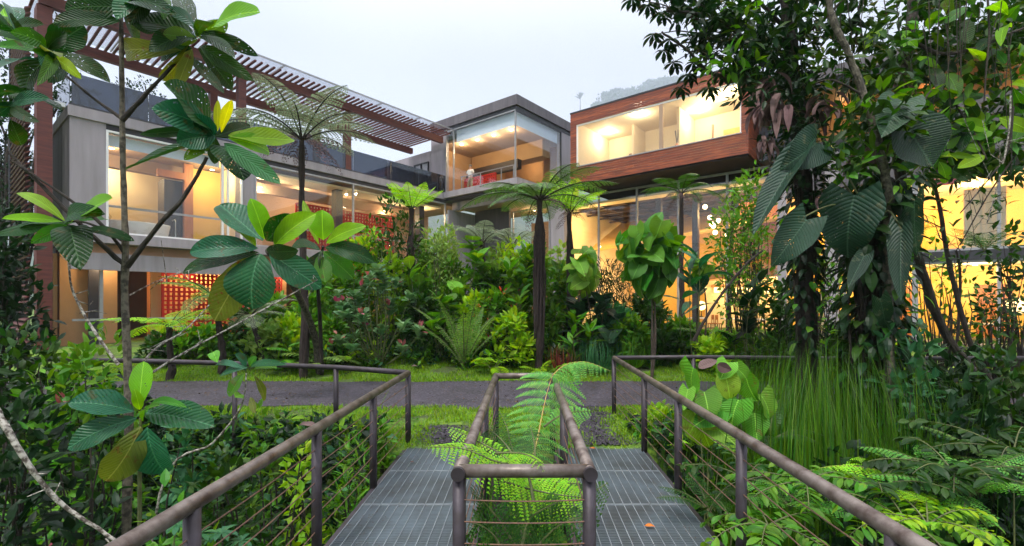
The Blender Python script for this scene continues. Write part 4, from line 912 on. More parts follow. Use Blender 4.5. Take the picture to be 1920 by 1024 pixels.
b=G(568,13.2); TF(b,W(566,262,13.2),13,2.3,'tallest tree fern with thin wide fronds against the pergola','f_gray',el=(.5,.9),drop=(1.0,1.5),wid=.22,r=.09,npin=26,npul=8,skirt=12)
b=G(1276,17.5); TF(b,W(1278,362,17.5),8,1.7,'slim tree fern with drooping side fronds before the dining hall glass','f_dark',el=(.3,.7),drop=(1.2,1.7),wid=.2,r=.08,npin=20,npul=7,skirt=9)
b=G(1362,17.8); TF(b,W(1376,356,17.8),7,.85,'small tree fern beside the tallest mullion','f_dark',el=(.3,.9),drop=(1.1,1.7),r=.07,npin=14,npul=6,skirt=5)
b=G(905,17.5); TF(b,W(905,455,17.5),9,1.5,'pale feathery tree fern in the middle of the bed','f_gray',el=(.6,1.1),drop=(1.,1.5),r=.1,npin=20,npul=8)
b=G(945,18.5); TF(b,W(960,465,18.5),9,1.7,'pale arching tree fern under the recessed balcony','f_gray',el=(.7,1.1),drop=(1.1,1.6),r=.1,npin=20,npul=8)
fern(G(870,14.2),11,2.3,'ladder leaved fern with tall upright fronds in mid bed','f_mid',el=(1.0,1.35),drop=(.35,.9),wid=.13,npin=34,npul=3,teeth=.35)
TF(G(318,12.9),W(318,610,12.9),10,1.5,'short yellow green tree fern before the left red screen','f_bright',el=(.1,.7),drop=(.7,1.2),wid=.24,r=.08,npin=20)
TF(G(500,14),W(470,590,14),9,1.4,'short grey green tree fern before the right red lattice','f_gray',el=(.1,.8),drop=(.8,1.3),wid=.22,r=.08,npin=20)
TF(G(415,13.4),W(408,560,13.4),11,1.6,'tall grey green tree fern before the brightly lit red screen','f_mid',el=(.2,.9),drop=(.9,1.4),wid=.22,r=.08)
fern(G(455,15),8,1.3,'dark fern below the right red screen','f_dark')
palm(G(925,13.9),7,.95,'yellow green palm seedling at the lawn edge','l_bright',nl=9,lw=.11)
palm(G(600,14),8,1.1,'yellow palm like plant left of the paddle leaved shrub','l_pale',nl=9,lw=.09); palm(G(645,14.3),7,.9,'bright small palm at the foot of the paddle leaved shrub','l_bright',nl=8,lw=.09)
palm(G(560,14.6),9,1.5,'arching green palm beside the leaning trunk','l_mid',nl=14,lw=.06); palm(G(1010,13.6),6,.6,'tiny bright fern like palm at the lawn edge','l_bright',nl=8,lw=.1)
palm(G(1330,16),9,1.9,'feathery palm under the hanging leaf bunch','l_mid',nl=16,lw=.05)
sh('paddle_leaf_shrub','blue green shrub with round paddle leaves and pink shoots','shrub',712,500,88,14.4,330,.3,.17,'l_clusia',shape='obov',ncl=26,whorl=1,ns=3,acc=('l_pink',.3,3,.8,'new_leaves'))
sh('paddle_leaf_shrub','smaller paddle leaved shrub with pink buds left of its twin','shrub',648,545,42,15,120,.28,.15,'l_clusia',shape='obov',ncl=10,whorl=1,acc=('l_pink',.5,3,.9,'new_leaves'))
sh('flowering_shrub','small leaved shrub with red flowers before the lit red lattice','shrub',735,385,60,17,520,.26,.1,'l_dark',ncl=22,acc=('l_flower',.5,8,.4,'flowers'),shape='lance')
sh('red_flower_shrub','shrub with orange red flowers right of the ladder fern','shrub',915,555,34,15.4,260,.26,.11,'l_mid',ncl=14,acc=('l_flower',.7,7,.35,'flowers'))
sh('red_flower_shrub','shrub dotted with small red flowers behind the paddle leaved shrub','shrub',665,500,40,16.8,320,.26,.11,'l_mid',ncl=16,acc=('l_flower',.6,6,.35,'flowers'))
sh('broad_leaf_plant','broad bright leaved plant left of the ladder fern','plant',822,560,36,14.9,46,.55,.3,'v_mid',shape='big',ncl=9,whorl=1)
sh('broad_leaf_plant','large leaved plant standing behind the paddle leaved shrub','plant',770,500,40,16.4,46,.6,.36,'v_heart',shape='big',ncl=9,whorl=1)
sh('feathery_shrub','grey green feathery shrub left of the round leaved plant','shrub',828,430,48,17.2,900,.17,.05,'l_pale',ncl=26,shape='lance')
sh('round_leaf_plant','tall plant with one big round yellow green leaf in mid bed','plant',880,440,36,16.8,40,.6,.5,'v_heart',shape='heart',ncl=10,whorl=1)
sh('light_leaf_shrub','bright yellow green shrub between two pale tree ferns','shrub',962,455,42,17,420,.26,.12,'l_bright',ncl=16)
sh('broad_leaf_plant','upright broad leaved plant with orange red bracts left of the rooty trunk','plant',968,500,52,15.4,130,.6,.17,'l_mid',shape='lance',ncl=16,whorl=1,updir=1,acc=('l_flower',.4,5,.3,'flowers'))
sh('heart_leaf_plant','dark blue green heart leaved plant right of the rooty trunk','plant',1105,555,64,14.8,90,.5,.42,'v_phil',shape='heart',ncl=18,whorl=1)
sh('lily_plant','fresh green broad blades below the heart leaved plant','plant',1092,590,34,14.0,60,.5,.14,'l_mid',shape='lance',ncl=8,whorl=1,updir=1.4)
def blades(name,label,cat,base,n,L_,Wd_,mt,spread=.5,bend=.18,rad=.1,lmin=.6):
    base=np.asarray(base,float); o=thing(name,label,cat,base); m=MB(); a=rs.uniform(0,6.28,n); e=rs.uniform(0,spread,n)
    D=np.stack([np.cos(a)*e,np.sin(a)*e,np.ones(n)],-1); B=base+np.stack([np.cos(a)*rad*rs.uniform(0,1,n),np.sin(a)*rad*rs.uniform(0,1,n),np.zeros(n)],-1); 
    Nn=np.stack([np.cos(a),np.sin(a),np.ones(n)*.3],-1); m.leaves(B,D,Nn,L_*rs.uniform(lmin,1.1,n),Wd_,'strap',bend,.2,7,2); m.build('blades',M[mt],o,base)
    m=MB(); m.tube([base-[0,0,.1],base+[0,0,.12]],[.05,.03],7); m.build('stem',M['stem'],o,base); return o
blades('dracaena','dark red spiky dracaena at the lawn edge','plant',G(1055,13.7),70,.85,.045,'l_red',1.1)
blades('strap_leaf_plant','clump of narrow grey green strap leaves at the lawn edge','plant',G(1118,13.8),190,1.15,.03,'l_blue',1.0,.25)
blades('strap_leaf_plant','second strap leaved clump under the dining hall','plant',G(1190,14.2),120,.9,.03,'l_mid',1.0,.25)
sh('bamboo_like_shrub','dark feathery narrow leaved shrub before the bright dining window','shrub',1150,500,66,17,1300,.3,.035,'l_deep',shape='lance',ncl=40)
def bunch(name,label,px,top,bot,hw,Y,n,L_,mt,stalk=None,hang=.6):
    c=W(px,(top+bot)/2,Y); b=G(px,Y) if stalk is None else stalk; o=thing(name,label,'plant',b); m=MB(); stems(m,b,[c+[0,0,u(bot-top,Y)*.3],c,c-[0,0,u(bot-top,Y)*.2]],.035,8); m.build('stem',M['bark'],o,b)
    m=MB(); th=np.arccos(1-2*(np.arange(n)+.5)/n); a=np.arange(n)*2.4; U_=np.stack([np.sin(th)*np.cos(a),np.sin(th)*np.sin(a),np.cos(th)],-1)
    rad=np.array([u(hw,Y),u(hw,Y)*.9,u(bot-top,Y)/2]); P=c+U_*rad*rs.uniform(.55,.95,n)[:,None]+rs.normal(size=(n,3))*.07; D=U_*.5+np.array([0,0,-hang])+rs.normal(size=(n,3))*.55; N=U_+np.array([0,0,.5])+rs.normal(size=(n,3))*.5
    m.leaves(P-nrmz(D)*L_*.4,D,N,L_*rs.uniform(.55,1.15,n),L_*.85*rs.uniform(.7,1.1,n),'heart',.1,.15,10,6,wave=.03,rib=.01); m.build('leaves',M[mt],o,b,smooth=True); return o
bunch('hanging_leaf_plant','big bunch of overlapping hanging heart leaves before the dining hall',1222,408,560,62,13,74,.66,'v_hgreen')
bunch('hanging_leaf_plant','small pale bunch of hanging heart leaves right of the rooty trunk',1095,462,560,30,14.4,26,.58,'v_heart')
bunch('hanging_leaf_plant','low cluster of hanging leaves left of the dark steel columns',1312,488,530,20,14.5,12,.5,'v_heart')
sh('banana_plant','banana like plant with upright broad leaves before the wall lamps','plant',1300,480,40,14.3,16,1.0,.26,'v_blue',ncl=4,whorl=1,shape='big',lo=.55)
sh('dark_leaf_plant','dark broad leaved plant silhouetted against the dining room','plant',1412,520,40,13.4,40,.55,.22,'l_deep',shape='ovate',ncl=9,whorl=1)
sh('compound_leaf_tree','twiggy small tree with fine leaves before the right mullion','tree',1395,345,62,15,1500,.2,.08,'l_mid',shape='lance',ncl=44,stem='bark_d',lo=.3)
sh('twiggy_shrub','open twiggy shrub before the lavender column','shrub',1530,470,60,13,420,.2,.09,'l_mid',ncl=36,stem='bark_d',shape='ovate',lo=.2)
sh('twiggy_shrub','open twiggy shrub left of the vine covered trunks','shrub',1460,540,50,12.5,500,.22,.1,'l_dark',ncl=26,stem='bark_d')
sh('twiggy_shrub','tall airy shrub against the yellow curtain windows','shrub',1760,455,60,11.5,170,.2,.08,'l_mid',ncl=30,stem='bark_d',lo=.2)
sh('twiggy_shrub','twiggy shrub before the far right lamp','shrub',1850,540,70,11.5,300,.18,.08,'l_dark',ncl=40,stem='bark_d',lo=.1)
sh('twiggy_shrub','dark twiggy shrub at the right frame edge','shrub',1905,430,50,10.5,240,.2,.09,'l_dark',ncl=34,stem='bark_d',lo=.1)
fern(W(1845,470,10.5),8,.9,'dark fern crown silhouetted against the right windows','f_dark',wid=.2,npin=18)
fern(W(1700,450,11),7,.8,'thin fern hanging before the right dark beam','f_dark',wid=.2,npin=18)
for k,(px,top,hw,Y,mt,n,L_,Wd_,lab) in enumerate((
 (455,585,40,15.5,'l_dark',420,.22,.09,'dark shrub under the right red lattice of the ground floor'),
 (510,560,36,15.5,'l_mid',420,.25,.1,'green shrub left of the leaning brown trunk'),
 (620,600,30,15,'l_mid',260,.26,.1,'leafy shrub between the two small palms'),
 (790,560,38,15.5,'l_dark',500,.22,.1,'dark shrub right of the paddle leaved shrub'),
 (800,470,40,17.8,'l_mid',520,.24,.1,'tall green shrub behind the feathery one'),
 (850,500,40,17.5,'l_mid',520,.24,.11,'tall green shrub under the round yellow leaf'),
 (920,520,44,16.6,'l_dark',600,.24,.11,'dark shrub behind the ladder fern'),
 (1045,510,34,16,'l_mid',420,.24,.11,'green shrub between rooty trunk and pale hanging bunch'),
 (960,590,34,14.4,'l_bright',240,.24,.1,'light green low shrub left of the rooty trunk'),
 (1180,600,34,14.8,'l_mid',400,.22,.09,'green shrub under the big hanging bunch'),
 (1250,625,36,14.6,'l_dark',300,.22,.09,'dark shrub right of the big hanging bunch'),
 (1360,632,44,14.2,'l_mid',240,.24,.1,'green shrub before the wall lamps'),
 (1210,560,50,16.5,'l_dark',600,.24,.09,'dark shrub behind the big hanging bunch'),
 (700,440,30,18,'l_mid',300,.22,.1,'slender shrub before the lit red lattice'),
 (1440,635,50,13.6,'l_mid',240,.22,.09,'green shrub below the broad dark plant'),
 (1600,610,50,12.5,'l_dark',400,.22,.1,'dark shrub behind the thick vine trunk'),
 (1120,610,30,15.6,'l_mid',300,.24,.1,'green shrub behind the strap leaves'),
 (820,440,44,18.2,'l_pale',520,.26,.12,'pale green tall shrub behind the feathery one'),
 (930,480,50,17.8,'l_pale',600,.26,.12,'pale shrub between the two feathery tree ferns'),
 (690,450,44,18.3,'l_bright',380,.26,.12,'tall yellow green shrub before the lit lattice'),
 (1040,470,30,17.4,'l_pale',320,.24,.11,'pale shrub between the rooty trunk and the grey column'),
 (600,500,40,17.5,'l_mid',420,.28,.13,'tall green shrub between the two slender trunks'),
 (500,610,40,14.6,'l_pale',280,.24,.11,'pale low shrub under the right red lattice'),
 (660,470,40,17.5,'l_mid',460,.25,.12,'leafy shrub hiding the base of the lit lattice'),
 (590,560,36,16,'l_mid',420,.26,.12,'leafy shrub right of the leaning brown trunk'),
 (745,490,36,17,'l_bright',300,.26,.12,'yellow green shrub under the flowering shrub'),
 (890,560,30,15.6,'l_bright',260,.24,.11,'yellow green shrub right of the ladder fern'),
 (1000,470,36,16.8,'l_mid',460,.3,.14,'broad leaved shrub behind the rooty trunk'),
 (1150,580,40,15.4,'l_blue',300,.3,.14,'blue green shrub below the bamboo like shrub'),
 (1290,610,40,15.8,'l_mid',300,.26,.12,'green shrub at the foot of the dark steel columns'),
 (1330,640,30,13.8,'l_bright',200,.22,.1,'light green low shrub before the dining tables'),
 (1490,630,40,12.8,'l_mid',400,.24,.11,'green shrub left of the stout dark stem'),
 (540,600,34,14.8,'l_bright',240,.24,.11,'light green shrub at the foot of the leaning trunk'),
 (380,620,40,15,'l_mid',360,.22,.1,'green shrub below the left red screen'),
 (300,630,34,14.6,'l_dark',360,.2,.09,'dark low shrub before the ground floor left doorway'))):
    sh('garden_shrub',lab,'shrub',px,top,hw,Y,n,L_,Wd_,mt,ncl=18,shape='lance' if k%3 else 'ovate')
# dense low undergrowth of the bed (uncountable)
for mt,n,seed in (('l_dark',8000,1),('l_mid',9500,2),('l_bright',1800,4),('l_blue',2500,5),('l_deep',3500,3)):
    m=MB(); px=rs.uniform(395,1700,n); Y=rs.uniform(13.9,17.5,n)-np.clip((px-1150)/550,0,1)*1.0; X=(px-960)/F*Y
    hmp=(1-.55*np.clip((px-1180)/60,0,1))*(.35+.35*np.sin(X*1.9+seed)*np.sin(Y*1.7+seed*2)+  .25*np.sin(X*5.1+seed)); z=gz(X,Y)+rs.uniform(0,1,n)*np.clip(hmp,.08,1)*(1.1 if mt!='l_mid' else .8)
    keep=(Y-13.9)>.45*np.sin(X*2.3)**2*2; D=rs.normal(size=(n,3))+[0,-.3,.6]
    m.leaves(np.stack([X,Y,z],-1)[keep],D[keep],(np.array([0,0,1.])+rs.normal(size=(n,3))*.4)[keep],rs.uniform(.12,.3,n)[keep],rs.uniform(.05,.12,n)[keep],'ovate',.1,.2,3,2)
    tag(m.build('undergrowth',M[mt]),'dense mixed undergrowth of the planting bed','undergrowth',kind='stuff')
# ------------------------------------------------------------------ right side trees
def vines(m,pts,r,n,L_,Wd_,shape='ovate',spread=1.,hang=.8):
    p=spline(wpath(pts),10); k=rs.randint(0,len(p),n); a=rs.uniform(0,6.28,n); rr=r*rs.uniform(.7,1+spread,n)
    P=p[k]+np.stack([np.cos(a)*rr,np.sin(a)*rr,rs.uniform(-.1,.1,n)],-1); D=np.stack([np.cos(a),np.sin(a),-hang*rs.uniform(0,2,n)],-1)+rs.normal(size=(n,3))*.3
    m.leaves(P,D,np.stack([np.cos(a),np.sin(a),np.ones(n)*.8],-1),L_*rs.uniform(.6,1.3,n),Wd_*rs.uniform(.7,1.2,n),shape,.1,.2,4,2)
tb=W(1510,690,8.2); tb[2]=float(gz(tb[0],tb[1])); T1=thing('vine_covered_tree','dark trunk wrapped in climbers rising behind the hanging dead leaves','tree',tb)
P1=[(1512,650,8.2),(1508,520,8.2),(1512,430,8.1),(1505,300,8.1),(1490,180,8.0),(1480,60,8.0),(1470,-60,8)]
m=MB(); limb(m,P1,.15,.1,10); m.tube([tb-[0,0,.2],W(1512,650,8.2)],.17,10)
for k in range(14):
    a=rs.uniform(-.16,.16); q=[(x+a*110+rs.uniform(-6,6),y,Y-.12) for x,y,Y in P1]; limb(m,q[:rs.randint(3,7)],.02,.012,5)
m.build('trunk',M['bark_d'],T1,tb)
m=MB(); limb(m,[(1485,120,8),(1420,100,7.8),(1380,60,7.6),(1330,30,7.5),(1250,20,7.4)],.045,.02); limb(m,[(1490,180,8),(1430,150,7.7),(1395,150,7.6),(1330,135,7.5),(1290,95,7.4),(1240,60,7.4)],.045,.015)
limb(m,[(1480,60,8),(1440,20,7.8),(1400,-20,7.7)],.04,.02); limb(m,[(1485,80,8),(1540,40,7.8),(1580,0,7.7)],.04,.02); m.build('branch',M['bark_d'],T1,tb)
m=MB(); vines(m,P1[:4],.16,420,.2,.09,hang=1.2); vines(m,P1[2:],.18,700,.16,.08,spread=1.6)
m.build('climbers',M['l_deep'],T1,tb); m=MB(); vines(m,P1,.2,120,.22,.1,spread=1.2); m.build('climbers',M['l_mid'],T1,tb)
def crownfill(boxes,Y,dY,mt,L_,Wd_,parent,org,shape='ovate',cl=.14):
    m=MB()
    for (x0,y0,x1,y1,n) in boxes:
        nc=max(3,n//16)
        for k in range(nc): c=W(rs.uniform(x0,x1),rs.uniform(y0,y1),Y+rs.uniform(-dY,dY)); blobcloud(m,c,(cl*1.4,cl*1.4,cl),16,L_,Wd_,shape,ns=3,bias=.2,updir=-.2)
    m.build('leaves',M[mt],parent,org)
crownfill([(1220,-40,1400,30,420),(1300,20,1460,110,620),(1380,60,1500,200,700),(1440,150,1530,300,420),(1480,-40,1620,60,520)],7.7,.6,'l_deep',.17,.065,T1,tb)
crownfill([(1300,-20,1500,150,330),(1500,0,1640,150,200)],7.6,.5,'l_dark',.2,.085,T1,tb)
crownfill([(1330,20,1460,150,100)],7.4,.3,'l_mid',.2,.09,T1,tb)
def umbrella(mb,c,n,L_,Wd_,droop=.5,shape='obov'):
    a=np.arange(n)*2*math.pi/n+rs.uniform(0,1); D=np.stack([np.cos(a),np.sin(a)*.9,-droop+rs.uniform(-.2,.2,n)],-1); mb.leaves(np.repeat(np.asarray(c)[None],n,0),D,[0,0,1],L_*rs.uniform(.8,1.1,n),Wd_,shape,.12,.2,5,2)
m=MB(); tw=MB()
for (px,py) in ((1185,8),(1215,20),(1240,35),(1225,75),(1255,85),(1262,128),(1245,105),(1290,150),(1300,128),(1275,175),(1340,45),(1310,75),(1365,85),(1320,10),(1280,25),(1385,120),(1420,60),(1350,150),(1330,175),(1400,165),(1205,-10),(1265,-5),(1440,110)):
    c=W(px,py-10,7.4+rs.uniform(-.25,.25)); umbrella(m,c,9,.21,.07,.55); umbrella(m,c+[.05,.03,-.05],6,.16,.06,.9)
    tw.tube([c,c+(W(1400,60,7.7)-c)*.25+[0,0,.05],c+(W(1400,60,7.7)-c)*.5],[.006,.009,.013],5)
m.build('umbrella_leaves',M['l_deep'],T1,tb); tw.build('twigs',M['bark_d'],T1,tb)
# dried hanging leaf clusters
for (px,py,sz,lab) in ((1442,165,62,'bunch of dead brown leaves hanging beside the wooden box'),(1450,215,90,'long mass of dead purple brown leaves on the trunk'),(1425,225,40,'dead leaves hanging against the box cladding'),(1545,215,75,'fan of dry brown leaves hanging by the dark trunk'),(1432,280,50,'dark dry leaf cluster at the lower corner of the box'),(1622,300,60,'pinkish dry leaves hanging from the grey slanting trunk'),(1540,380,32,'dark purple leaf pod above the big ribbed leaves'),(1690,165,40,'withered cluster under the upper right boughs')):
    Y=7.2; c=W(px,py-sz*.3,Y); o=thing('dead_leaf_cluster',lab,'dead leaves',c); m=MB()
    n=14 if sz>45 else 10; a=rs.uniform(0,6.28,n); D=np.stack([np.cos(a)*.55,np.sin(a)*.55,-np.ones(n)],-1); m.leaves(c+rs.normal(size=(n,3))*u(sz,Y)*.12,D,np.stack([np.cos(a),np.sin(a),np.ones(n)*.5],-1),u(sz,Y)*rs.uniform(.5,.85,n),u(sz,Y)*.17,'ovate',.12,.7,6,4,wave=.06); m.build('leaves',M['l_dead'],o,c)
    m=MB(); m.tube([c,c+[.01,0,.14]],.006,5); m.build('stalk',M['bark_d'],o,c)
# thick epiphyte trunk
tb=W(1645,740,7.4); tb[2]=float(gz(tb[0],tb[1])); T2=thing('vine_covered_tree','thick dark trunk smothered in leaves and roots right of centre','tree',tb)
P2=[(1645,720,7.4),(1640,620,7.4),(1632,520,7.4),(1640,420,7.4),(1655,340,7.4)]
m=MB(); limb(m,P2,.24,.14,12); m.tube([tb-[0,0,.2],W(1645,720,7.4)],.25,10)
for k in range(26):
    a=rs.uniform(-45,45); q=[(x+a+rs.uniform(-8,8),y,7.2+rs.uniform(-.1,.2)) for x,y,Y in P2]; limb(m,q[rs.randint(0,2):rs.randint(3,6)],.016,.01,5)
m.build('trunk',M['bark_d'],T2,tb)
m=MB(); vines(m,P2,.3,900,.22,.1,hang=1.5,spread=.8); m.build('climbers',M['l_deep'],T2,tb)
m=MB(); vines(m,P2,.36,110,.3,.16,shape='heart',hang=1.3,spread=.6); m.build('climbers',M['l_dark'],T2,tb)
m=MB(); vines(m,P2,.38,50,.26,.1,hang=1.2,spread=.6); m.build('climbers',M['l_mid'],T2,tb)
# slanting grey trunk
tb=W(1668,700,7.0); tb[2]=float(gz(tb[0],tb[1])); T3=thing('slanting_tree','grey slanting slender trunk crossing the right foliage','tree',tb)
m=MB(); limb(m,[(1668,700,7.0),(1664,560,7.0),(1666,440,7),(1664,360,7.0),(1645,265,6.9),(1622,185,6.9),(1595,110,6.9),(1565,45,6.9),(1545,-30,6.9)],.075,.04,10); m.tube([tb-[0,0,.2],W(1668,700,7)],.08,10); m.build('trunk',M['lichen2'],T3,tb)
m=MB(); limb(m,[(1645,270,6.9),(1700,230,6.8),(1745,170,6.8)],.02,.01); limb(m,[(1620,180,6.9),(1560,150,6.9),(1520,160,7)],.018,.01); m.build('branch',M['bark_d'],T3,tb)
crownfill([(1540,40,1700,180,260),(1560,180,1700,330,260)],7.0,.5,'l_dark',.2,.09,T3,tb)
crownfill([(1560,120,1740,330,120)],6.9,.4,'l_mid',.26,.12,T3,tb)
# giant ribbed leaves climber
o_=W(1600,560,6.8); ph=thing('giant_leaf_climber','climber with huge ribbed heart leaves on the thick trunk','plant',o_)
m=MB(); hero(m,[(1602,366,1590,484,118),(1512,412,1446,500,78),(1690,190,1652,258,84),(1705,245,1748,312,100),(1530,268,1462,318,88),(1715,376,1720,482,46),(1690,430,1690,565,44),(1620,480,1590,540,34),(1650,560,1660,620,36)],6.75,.5,shape='heart',rib=.009,up=.3,ws=.86); m.build('leaves',M['v_phil'],ph,o_,smooth=True)
m=MB(); hero(m,[(1496,296,1412,440,60),(1475,330,1420,420,40)],6.7,.3,shape='heart',rib=.015,fold=.7,up=.9,ws=.75); m.build('leaves',M['v_phil'],ph,o_,smooth=True)
m=MB()
for a in ((1602,372),(1505,408),(1690,190),(1705,250),(1520,270),(1715,376),(1690,430),(1496,296)): m.tube(spline([W(a[0],a[1],6.75),W((a[0]+1640)/2,(a[1]+400)/2-20,6.9),W(1640,430,7.1)]),.012,6)
m.build('stalks',M['stem'],ph,o_)
# upper right tree
tb=W(1860,800,8.8); tb[2]=float(gz(tb[0],tb[1])); T4=thing('broad_leaf_tree','tree with bright translucent broad leaves filling the upper right','tree',tb)
m=MB(); limb(m,[(1715,-60,8.0),(1712,20,8.0),(1705,70,8.0),(1690,130,8.0),(1680,240,8.0),(1700,400,8.2),(1760,600,8.6),(1820,690,8.8)],.09,.07,10)
m.tube([tb-[0,0,.2],W(1820,690,8.8)],.08,8); m.build('trunk',M['bark_d'],T4,tb)
m=MB(); limb(m,[(1705,70,8),(1760,100,7.6),(1830,90,7.4),(1900,60,7.3),(1960,40,7.3)],.03,.015); limb(m,[(1690,130,8),(1760,160,7.7),(1820,240,7.5),(1850,300,7.4)],.025,.012); limb(m,[(1850,-20,7.4),(1855,60,7.3),(1850,120,7.2),(1845,190,7.2)],.016,.01)
limb(m,[(1900,200,7),(1890,280,7),(1850,340,7),(1800,400,7.1)],.016,.008); m.build('branch',M['bark_d'],T4,tb)
hb=[]; hm=[]; hd=[]
for k in range(66):
    x=rs.uniform(1700,1930); y=rs.uniform(-10,330); a=rs.uniform(-3.1,3.1); l=rs.uniform(30,66); (hb if k%5==0 else hm if k%5<3 else hd).append((x,y,x+l*math.cos(a),y+l*math.sin(a)*.6+10,l*.42))
for x,y,tx,ty,wd in ((1650,48,1622,92,28),(1640,180,1592,212,26),(1690,60,1720,90,26),(1640,150,1608,160,20),(1720,330,1690,370,24)): hb.append((x,y,tx,ty,wd))
for k,l,Y in (('v_bright',hb,7.4),('v_mid',hm,7.5),('v_dark',hd,7.6)): m=MB(); hero(m,l,Y,.4,ws=.9); m.build('leaves',M[k],T4,tb,smooth=True)
crownfill([(1680,-30,1940,140,1400),(1720,140,1940,330,900),(1560,100,1740,300,500)],8.2,.6,'l_dark',.2,.09,T4,tb); crownfill([(1690,0,1940,300,260)],8.0,.6,'l_mid',.28,.13,T4,tb)
# right slender trunks
for lab,pts,r,mt in (('slender dark trunk slanting before the yellow windows',[(1860,720,9.2),(1822,650,9.2),(1795,560,9.2),(1775,470,9.2),(1762,390,9.2),(1745,325,9.2)],.05,'bark_d'),
 ('dark straight stem rising before the far right curtains',[(1795,640,10),(1800,520,10),(1793,470,10)],.03,'bark_d'),
 ('thin pale hanging vine stems at the upper right',[(1895,180,6.5),(1890,260,6.5),(1870,350,6.5),(1850,420,6.5)],.011,'lichen'),
 ('thin bent twig crossing the upper curtain window',[(1905,290,7.5),(1850,370,7.5),(1800,460,7.6)],.012,'bark_d'),
 ('dark slanting stem before the wall lamps',[(1300,640,12),(1340,570,12),(1395,500,12),(1430,470,12)],.04,'bark_d'),
 ('stout dark stem behind the tall grass',[(1528,650,11),(1522,560,11),(1516,500,11)],.09,'bark_d')):
    P=wpath(pts); o=thing('slender_trunk',lab,'tree',P[0]); m=MB(); limb(m,pts,r,r*.6); m.build('trunk',M[mt],o,P[0]); m=MB(); q=spline(P)
    for k in range(7): c=q[rs.randint(len(q)//2,len(q))]; m.tube([c,c+rs.normal(size=3)*.15+[0,0,.15],c+rs.normal(size=3)*.35+[0,0,.3]],[r*.3,r*.22,.004],5)
    m.build('twigs',M[mt],o,P[0]); m=MB(); k_=rs.randint(len(q)//2,len(q),26); m.leaves(q[k_]+rs.normal(size=(26,3))*.2,rs.normal(size=(26,3)),[0,0,1],.16,.07,'ovate',.1,.2,3,2); m.build('leaves',M['l_dark'],o,P[0])
# hanging vines upper right
o_=W(1850,-40,7); hv=thing('hanging_vines','thin dark vines dangling in the upper right corner','vines',o_); m=MB()
for k in range(26):
    x=rs.uniform(1560,1920); l=rs.uniform(60,300); y0=rs.uniform(-60,60); pts=[(x,y0,7.2),(x+rs.uniform(-15,15),y0+l*.5,7.2),(x+rs.uniform(-20,20),y0+l,7.2)]; limb(m,pts,.007,.004,5)
m.build('strands',M['bark_d'],hv,o_)
# ------------------------------------------------------------------ tall grass clump, right
b=G(1560,7.2); gcl=thing('tall_grass_clump','tall clump of arching green grass behind the right handrail','grass clump',b); n=4600
px=rs.normal(1540,62,n); Y=rs.uniform(6.3,8.0,n); X=(px-960)/F*Y; B=np.stack([X,Y,gz(X,Y)-.05],-1); a=rs.uniform(0,6.28,n); e=rs.uniform(.02,.5,n)
hgt=ztop(655+np.abs(px-1550)*.35,Y)-B[:,2]; hgt=np.clip(hgt,.4,4.6)*rs.uniform(.5,1.02,n)
D=np.stack([np.cos(a)*e,np.sin(a)*e,np.ones(n)],-1); m=MB(); m.leaves(B,D,np.stack([np.cos(a),np.sin(a),np.ones(n)*.2],-1),hgt*1.08,rs.uniform(.018,.034,n),'strap',rs.uniform(.04,.24,n),.2,9,2); m.build('blades',M['grass'],gcl,b)
m=MB(); kk=rs.choice(n,260); a2=a[kk]+.5;  m.leaves(B[kk]+[0,-.25,.1],np.stack([np.cos(a2)*.8,-np.abs(np.sin(a2))*.8,np.ones(260)*.8],-1),np.array([0,0,1.]),hgt[kk]*.7,.025,'strap',.3,.2,8,2); m.build('dry_blades',M['l_pale'],gcl,b)
# ------------------------------------------------------------------ heart leaved plant beyond right rail
o_=W(1365,840,5.6); o_[2]=float(gz(o_[0],o_[1])); hp=thing('heart_leaf_plant','plant with large light green heart leaves just beyond the right handrail','plant',o_)
m=MB(); hero(m,[(1300,690,1305,742,48),(1365,680,1350,712,40),(1360,705,1368,750,44),(1320,735,1330,790,56),(1385,750,1372,800,66),(1300,770,1330,838,66),(1400,710,1420,752,44),(1415,775,1420,830,50),(1340,800,1395,850,50),(1290,730,1282,770,30),(1350,770,1300,800,50),(1425,740,1440,790,34),(1380,690,1400,720,32)],5.7,.25,shape='heart',rib=.006,up=.6,ws=.98,nj=.5); m.build('leaves',M['v_heart'],hp,o_,smooth=True)
m=MB(); q=[W(x,y,5.8) for x,y in ((1305,700),(1365,690),(1385,760),(1330,780),(1415,790),(1350,830))]; stems(m,o_,q,.012,8); m.build('stems',M['stem'],hp,o_)
m=MB(); hero(m,[(1310,690,1345,676,18),(1345,684,1372,694,20)],5.65,.1,shape='ovate'); m.build('young_leaves',M['l_dead'],hp,o_)
